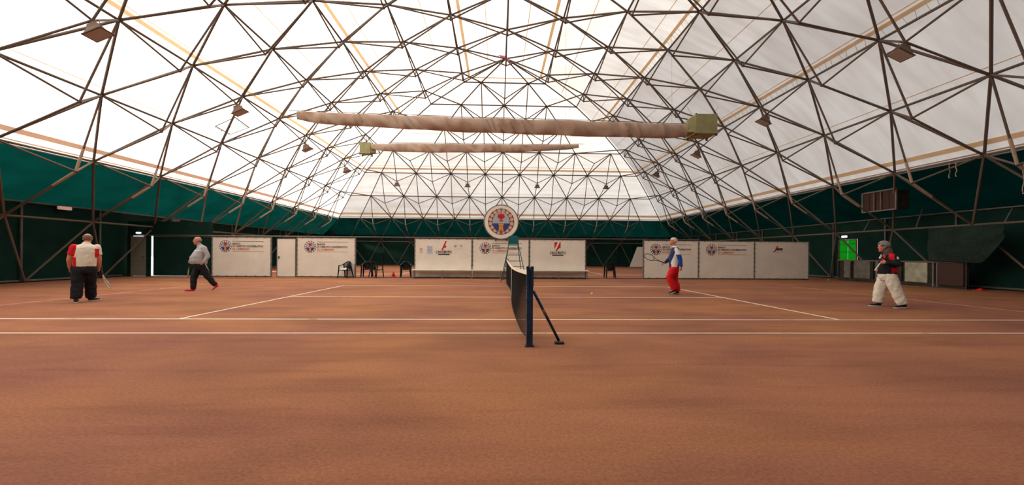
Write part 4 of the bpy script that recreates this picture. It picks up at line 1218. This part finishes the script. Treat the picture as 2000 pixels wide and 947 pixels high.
def person(loc, az, label, spec):
    """local axes: x = to the right as seen, y = away from the viewer, z = up"""
    t = empty('person', (loc[0], loc[1], 0), -R(az)); tag(t, label, 'person')
    fa = R(spec['face']); F = V(math.cos(fa), math.sin(fa), 0); Lf = V(-F.y, F.x, 0)    # facing and left
    body = MB()
    tor = spec['torso']
    loft(body, [(h, a, b, wl - .022, wf - .022, wb - .022) for h, a, b, wl, wf, wb in tor], F, Lf)
    limb(body, [spec['neck'][0], spec['neck'][1]], [.062, .056])
    P, M = head(body, spec['head'], spec['look'], spec.get('up', (0, 0, 1)), spec.get('hs', 1.0))
    for arm in spec['arms']:
        limb(body, arm['pts'], arm.get('r', [.054, .043, .029]))
        hand(body, arm['pts'][-1], arm['hd'], arm['hn'], arm.get('curl', .5), arm['side'], spec.get('hand', 1.0))
    for leg in spec['legs']: limb(body, leg['pts'], [.070, .052, .038])
    for leg in spec['legs']: limb(body, (leg['pts'][-1], Vector(leg['pts'][-1]) * .6 + Vector(leg['toe']) * .4), [.036, .034])
    me = remesh(body, .0085, 2)
    mesh_obj('body', me, [spec['skin']], t)
    # shirt
    sh = MB(); loft(sh, [r for r in tor if r[0] >= spec['hem'] - .001], F, Lf)
    for arm in spec['arms']:
        n = arm['sleeve']; pts = [Vector(p) for p in arm['pts']]
        if n == 'short':
            q = pts[0].lerp(pts[1], .62); d = (q - pts[0]); limb(sh, (pts[0], q), (.080, .078)) if False else sh.tube((pts[0], pts[0].lerp(q, .5), q), (.082, .080, .079), 14); sh.ball(pts[0], .082, 14, 10)
        else:
            limb(sh, (pts[0], pts[1], pts[1].lerp(pts[2], .93)), (.080, .062, .046), 14)
    if spec.get('collar', True): sh.tube((Vector(spec['neck'][0]) - V(0, 0, .015), Vector(spec['neck'][0]).lerp(Vector(spec['neck'][1]), .55)), (.088, .070), 14)
    me = remesh(sh, .011, 2); so_ = mesh_obj('shirt', me, spec['shirt_m'], t, spec.get('shirt_pick')); wrinkle(so_, .026, .11)
    # trousers
    tr = MB(); loft(tr, spec['pelvis'], F, Lf)
    for leg in spec['legs']:
        pts = [Vector(p) for p in leg['pts']]; r = leg['cloth']
        limb(tr, (pts[0], pts[1], pts[1].lerp(pts[2], leg.get('end', .92) + .10)), r, 16, endball=False)
    me = remesh(tr, .012, 2); to = mesh_obj('trousers', me, spec['tr_m'], t, spec.get('tr_pick')); wrinkle(to, .035, .10)
    # shoes
    for leg in spec['legs']:
        a = Vector(leg['pts'][-1]); toe = Vector(leg['toe']); heel = Vector(leg['heel'])
        d = (toe - heel); ln = d.length; d.normalize()
        sm = MB()
        st = [heel + d * ln * k for k in (0, .12, .35, .6, .85, 1.0)]
        up = V(0, 0, 1)
        sm.tube([p + up * h for p, h in zip(st, (.045, .05, .052, .042, .034, .028))], (.026, .038, .040, .046, .042, .018), 12, ry=(.030, .045, .048, .038, .030, .014), up=up)
        sm.tube((heel + d * .06 + up * .05, a + up * .0), (.044, .044), 12)
        me = remesh(sm, .008, 2); so = mesh_obj('shoe', me, [spec['shoe_m']], t)
        s2 = MB(); s2.tube([p + up * .008 for p in st], (.022, .038, .040, .048, .044, .018), 12, ry=.012, up=up); s2.build('sole', MAT[spec['sole_m']], so, smooth=True)
    # face
    for sx in (-1, 1):
        mb = MB(); mb.ball(P(sx * .031, .078, .004), .0125, 10, 8, rot=M); e = mb.build('eye', MAT['eye_white'], t, smooth=True)
        mb = MB(); mb.ball(P(sx * .031, .0865, .004), .0062, 8, 6, rot=M); mb.build('iris', MAT['eye_dark'], e, smooth=True)
    mb = MB(); mb.ball(P(0, .0935, -.062), (.023, .006, .006), 10, 6, rot=M); mb.build('mouth', MAT['lip'], t, smooth=True)
    # hair
    if spec.get('hair'):
        hm, test, infl = spec['hair']
        mb = MB(); mb.ball((0, 0, 0), 1.0, 36, 26)
        vs = [Vector(v) for v in mb.v]; fs = [f for f in mb.f if test(sum((vs[i] for i in f), Vector()) / len(f))]
        hs = spec.get('hs', 1.0)
        o2 = MB(); o2.add([P(v.x * .080 * infl, -.012 + v.y * .100 * infl, .026 + v.z * .094 * infl) for v in vs], fs)
        ho = o2.build('hair', MAT[hm], t, smooth=True)
        bm = bmesh.new(); bm.from_mesh(ho.data); bmesh.ops.delete(bm, geom=[v for v in bm.verts if not v.link_faces], context='VERTS'); bm.to_mesh(ho.data); bm.free()
        md = ho.modifiers.new('thick', 'SOLIDIFY'); md.thickness = spec.get('hair_t', .016); md.offset = -0.2
        tx = bpy.data.textures.new('hairtex', 'CLOUDS'); tx.noise_scale = .03
        dm = ho.modifiers.new('wave', 'DISPLACE'); dm.texture = tx; dm.strength = .012; dm.mid_level = .5
    return t, P

def racket(loc_t, az, butt, tip, face_n, label, dark=True, grip='cloth_black', frame_m='racket_dark'):
    """local points in the frame of its player"""
    t = empty('tennis_racket', (loc_t[0], loc_t[1], 0), -R(az)); tag(t, label, 'racket')
    a, b = Vector(butt), Vector(tip); d = (b - a).normalized(); b = a + d * .69
    n = Vector(face_n); n = (n - d * n.dot(d)).normalized(); x = d.cross(n)
    hc = a + d * .525; ra, rb = .165, .125
    el = [hc + d * ra * math.cos(q) + x * rb * math.sin(q) for q in (2 * math.pi * k / 40 for k in range(40))]
    mb = MB(); mb.tube(el, .010, 8, ry=.013, closed=True, up=None); mb.build('frame', MAT[frame_m], t, smooth=True)
    mb = MB()
    for s_ in (-1, 1): mb.tube((a + d * .22 + x * s_ * .012, a + d * .31 + x * s_ * .035, hc - d * ra * .80 + x * s_ * rb * .6), .009, 8)
    mb.build('throat', MAT[frame_m], t, smooth=True)
    mb = MB(); mb.tube((a, a + d * .01, a + d * .20, a + d * .235), (.019, .016, .015, .013), 8); mb.build('grip', MAT[grip], t, smooth=True)
    mb = MB()
    for k in range(-7, 8):
        u = k / 8; w = math.sqrt(1 - u * u)
        mb.tube((hc + x * rb * u - d * ra * w, hc + x * rb * u + d * ra * w), .0011, 3); mb.tube((hc + d * ra * u - x * rb * w, hc + d * ra * u + x * rb * w), .0011, 3)
    o = mb.build('strings', MAT['string_cream'], t); o['kind'] = 'stuff'
    return t

# --- player seen from behind, cream and red shirt (left)
L1, A1 = (-10.25, 10.48), -44.4
def pick1(c):
    x = c.x - .03; z = c.z
    if x < -.15 and z > 1.13 and x < -.15 - (1.40 - z) * .12: return 1      # red left sleeve top
    if x > .16 and 1.10 < z < 1.33 and x < .235: return 1                    # red panel by the right sleeve
    if x < -.155 and z < 1.12 and x > -.22: return 1
    return 0
person(L1, A1, 'man in cream and red shirt and black trousers seen from behind, holding a racket', dict(
    face=78, skin='skin_red', hem=.885,
    torso=[(.80, .015, .0, .195, .15, .14), (.885, .015, .0, .212, .175, .155), (1.0, .015, .0, .222, .20, .16), (1.12, .02, 0, .220, .19, .155), (1.25, .025, -.005, .225, .165, .15), (1.34, .03, -.005, .215, .13, .135), (1.40, .035, -.005, .17, .095, .105), (1.445, .04, .0, .09, .07, .075)],
    neck=((.045, .0, 1.42), (.062, .03, 1.52)), head=(.068, .055, 1.575), look=(.25, 1.0, -.28), hs=1.05,
    arms=[dict(pts=((-.165, 0, 1.355), (-.245, .0, 1.06), (-.235, .04, .865)), hd=(.02, .12, -1), hn=(1, -.2, 0), curl=.55, side=1, sleeve='short', r=[.062, .050, .034]),
          dict(pts=((.225, 0, 1.355), (.272, .01, 1.06), (.270, .09, .86)), hd=(.05, .35, -1), hn=(-1, .1, 0), curl=1.05, side=-1, sleeve='short', r=[.062, .050, .034])],
    pelvis=[(.72, .01, 0, .20, .14, .15), (.80, .01, 0, .215, .165, .165), (.90, .015, 0, .207, .17, .152), (.925, .015, 0, .19, .15, .14)],
    legs=[dict(pts=((-.085, 0, .80), (-.10, .0, .46), (-.125, -.04, .10)), toe=(-.11, .19, .0), heel=(-.13, -.08, 0), cloth=(.128, .108, .098), end=.90),
          dict(pts=((.115, 0, .80), (.12, .12, .46), (.135, .26, .10)), toe=(.30, .38, 0), heel=(.09, .22, 0), cloth=(.128, .105, .096), end=.90)],
    shirt_m=['cloth_cream', 'cloth_red'], shirt_pick=pick1, tr_m=['cloth_black'], shoe_m='racket_dark', sole_m='racket_white',
    hair=('hair_thin', lambda v: v.y < .35 and v.z < .35 and v.z > -.75 and not (abs(v.x) > .75 and v.z < -.2), 1.015), hair_t=.008))
racket(L1, A1, (.268, .10, .84), (.49, .50, .26), (.95, .35, .25), 'white and dark racket hanging from the hand of the man seen from behind', frame_m='racket_white', grip='cloth_navy')

# --- bald man in grey top walking left
L2, A2 = (-9.5, 13.44), -35.25
person(L2, A2, 'bald man in grey pullover and black trousers walking left near the first panel', dict(
    face=183, skin='skin', hem=.885,
    torso=[(.80, -.045, 0, .20, .15, .17), (.885, -.045, 0, .215, .225, .20), (.98, -.05, 0, .23, .255, .205), (1.10, -.05, 0, .232, .245, .20), (1.22, -.03, 0, .228, .20, .185), (1.33, .0, 0, .22, .155, .165), (1.40, .01, 0, .19, .125, .135), (1.455, -.005, 0, .11, .09, .095), (1.485, -.03, 0, .075, .065, .07)],
    neck=((-.035, 0, 1.45), (-.085, 0, 1.55)), head=(-.105, 0, 1.625), look=(-1, -.10, -.06), hs=1.06,
    arms=[dict(pts=((.06, -.205, 1.385), (.165, -.27, 1.125), (.075, -.285, .955)), hd=(-.75, -.02, -.6), hn=(.1, .9, .0), curl=.75, side=1, sleeve='long', r=[.058, .046, .03]),
          dict(pts=((.03, .205, 1.385), (-.09, .26, 1.12), (-.235, .24, .985)), hd=(-.7, -.1, -.7), hn=(0, -1, 0), curl=1.0, side=-1, sleeve='long', r=[.058, .046, .03])],
    pelvis=[(.70, -.02, 0, .19, .14, .15), (.80, -.03, 0, .21, .17, .185), (.90, -.04, 0, .208, .215, .19), (.925, -.04, 0, .19, .19, .17)],
    legs=[dict(pts=((-.05, .09, .80), (-.185, .09, .47), (-.205, .08, .10)), toe=(-.43, .07, 0), heel=(-.155, .09, 0), cloth=(.125, .092, .070), end=.95),
          dict(pts=((.02, -.09, .80), (.165, -.10, .48), (.375, -.10, .19)), toe=(.285, -.11, .0), heel=(.44, -.10, .13), cloth=(.125, .090, .066), end=.92)],
    shirt_m=['cloth_grey', 'cloth_white'], shirt_pick=lambda c: 1 if (1.295 < c.z < 1.315 and c.x < .02) else 0,
    tr_m=['cloth_black', 'cloth_grey'], tr_pick=lambda c: 1 if (c.x > .10 + (.86 - c.z) * .52 and c.y < -.10 and .25 < c.z < .88) else 0, shoe_m='cloth_red', sole_m='racket_white',
    hair=('hair_grey', lambda v: v.y < -.15 and -.75 < v.z < -.05, 1.01), hair_t=.006))
racket(L2, A2, (-.26, .23, .99), (-.33, .55, .62), (1, .1, 0), 'dark racket held low behind the bald walking man', grip='cloth_black')

# --- man in red trousers with racket forward
L3, A3 = (5.66, 13.0), 23.5
def pick3(c):
    if c.z > 1.52: return 1
    if c.y < -.26 or (c.x > .20 and c.y < -.17):                       # near sleeve
        return 1 if c.z > 1.29 else 2
    if c.x < -.06 and c.y > .17: return 2 if c.z < 1.30 else 1          # far arm
    edge = .10 - (1.46 - c.z) * .38 if c.z > 1.0 else -.05
    if c.x > edge + .02 and c.x < .17 + (c.z - 1.0) * .2 and c.z < 1.45: return 1
    return 0
person(L3, A3, 'white-haired man in red trousers and navy and white shirt pointing a racket left', dict(
    face=192, skin='skin_red', hem=.885,
    torso=[(.80, .045, 0, .17, .13, .14), (.885, .05, 0, .185, .145, .155), (1.0, .05, 0, .19, .15, .15), (1.15, .05, 0, .195, .155, .15), (1.28, .06, 0, .205, .155, .15), (1.40, .075, 0, .21, .135, .14), (1.47, .085, 0, .175, .11, .115), (1.52, .075, 0, .10, .08, .085), (1.545, .06, 0, .07, .062, .065)],
    neck=((.06, 0, 1.52), (.035, 0, 1.62)), head=(.025, 0, 1.705), look=(-1, -.22, -.05), hs=1.06,
    arms=[dict(pts=((.11, -.205, 1.455), (.225, -.26, 1.16), (.255, -.27, .93)), hd=(.05, .02, -1), hn=(-.7, .6, 0), curl=.45, side=-1, sleeve='long', r=[.050, .041, .029]),
          dict(pts=((.05, .205, 1.455), (-.08, .25, 1.17), (-.225, .16, 1.02)), hd=(-.85, -.25, -.35), hn=(0, -.3, -.9), curl=.95, side=-1, sleeve='long', r=[.050, .041, .029])],
    pelvis=[(.70, .04, 0, .17, .13, .14), (.80, .045, 0, .185, .145, .15), (.90, .05, 0, .182, .14, .15), (.925, .05, 0, .165, .125, .135)],
    legs=[dict(pts=((.03, -.085, .80), (-.085, -.085, .56), (.06, -.08, .17)), toe=(-.145, -.09, .0), heel=(.10, -.08, .085), cloth=(.118, .102, .092), end=.90),
          dict(pts=((.06, .085, .80), (.07, .085, .48), (.165, .09, .11)), toe=(-.02, .09, 0), heel=(.215, .09, .02), cloth=(.116, .100, .090), end=.92)],
    shirt_m=['cloth_navy', 'cloth_white', 'cloth_blue'], shirt_pick=pick3, tr_m=['cloth_red'], shoe_m='racket_dark', sole_m='racket_white',
    hair=('hair_white', lambda v: (v.z > .25 and v.y < .80) or (v.y < .0 and v.z > -.55), 1.03), hair_t=.016))
racket(L3, A3, (-.235, .13, 1.01), (-.81, .0, 1.245), (.15, -.75, .65), 'black framed racket pointing left in front of the white panel', grip='cloth_black')

# --- grey-haired person in black jacket and cream trousers (right)
L4, A4 = (9.81, 9.89), 44.8
def pick4(c):
    if c.y < -.02 and .0 < c.x < .10 and 1.19 < c.z < 1.36: return 1         # red chest flash
    if c.y < .0 and .06 < c.x < .17 and .87 < c.z < 1.0: return 1
    if c.y < -.10 and abs(c.x - .165) < .02 and abs(c.z - 1.24) < .03: return 2
    if abs(c.x + .165) < .022 and abs(c.z - 1.25) < .02: return 2
    if -.15 < c.x < -.07 and 1.16 < c.z < 1.32 and c.x > -.15 + (1.32 - c.z) * .2: return 1 if c.x > -.115 else (2 if c.z > 1.25 else 0)
    return 0
person(L4, A4, 'grey-haired person in black and red jacket and cream trousers with racket on shoulder', dict(
    face=205, skin='skin_red', hem=.835,
    torso=[(.76, -.02, 0, .175, .15, .15), (.835, -.02, 0, .20, .18, .17), (.93, -.015, 0, .208, .19, .175), (1.05, -.01, 0, .205, .18, .17), (1.16, -.01, 0, .205, .165, .16), (1.26, -.01, 0, .20, .145, .15), (1.32, -.015, 0, .165, .115, .125), (1.365, -.03, 0, .10, .085, .09), (1.40, -.045, 0, .072, .068, .07)],
    neck=((-.045, 0, 1.36), (-.08, -.02, 1.44)), head=(-.095, -.03, 1.515), look=(-1, -.42, -.02), hs=1.06,
    arms=[dict(pts=((.085, -.185, 1.265), (.185, -.22, 1.085), (-.03, -.285, 1.125)), hd=(-1, .02, .08), hn=(0, .9, -.2), curl=.9, side=1, sleeve='long', r=[.053, .043, .029]),
          dict(pts=((-.07, .185, 1.265), (-.13, .24, 1.03), (-.155, .10, .93)), hd=(-.5, -.8, .1), hn=(0, -.3, -1), curl=.5, side=-1, sleeve='long', r=[.053, .043, .029])],
    pelvis=[(.68, -.015, 0, .18, .15, .16), (.76, -.02, 0, .20, .17, .17), (.85, -.02, 0, .195, .165, .16), (.875, -.02, 0, .175, .15, .145)],
    legs=[dict(pts=((-.06, .09, .76), (-.155, .09, .46), (-.20, .08, .10)), toe=(-.37, .03, 0), heel=(-.13, .10, 0), cloth=(.132, .118, .105), end=.90),
          dict(pts=((.04, -.09, .76), (.135, -.09, .44), (.265, -.09, .10)), toe=(.09, -.14, 0), heel=(.335, -.07, .02), cloth=(.132, .115, .100), end=.90)],
    shirt_m=['cloth_black', 'cloth_red', 'cloth_white'], shirt_pick=pick4, tr_m=['cloth_cream'], shoe_m='racket_dark', sole_m='racket_white',
    hair=('hair_grey', lambda v: (v.z > .15 and v.y < .72) or (v.y < .12 and v.z > -.95), 1.13), hair_t=.03))
racket(L4, A4, (-.245, -.33, .925), (-.01, -.14, 1.38), (.75, -.6, .1), 'racket with white grip resting on the shoulder of the grey-haired person', grip='racket_white')
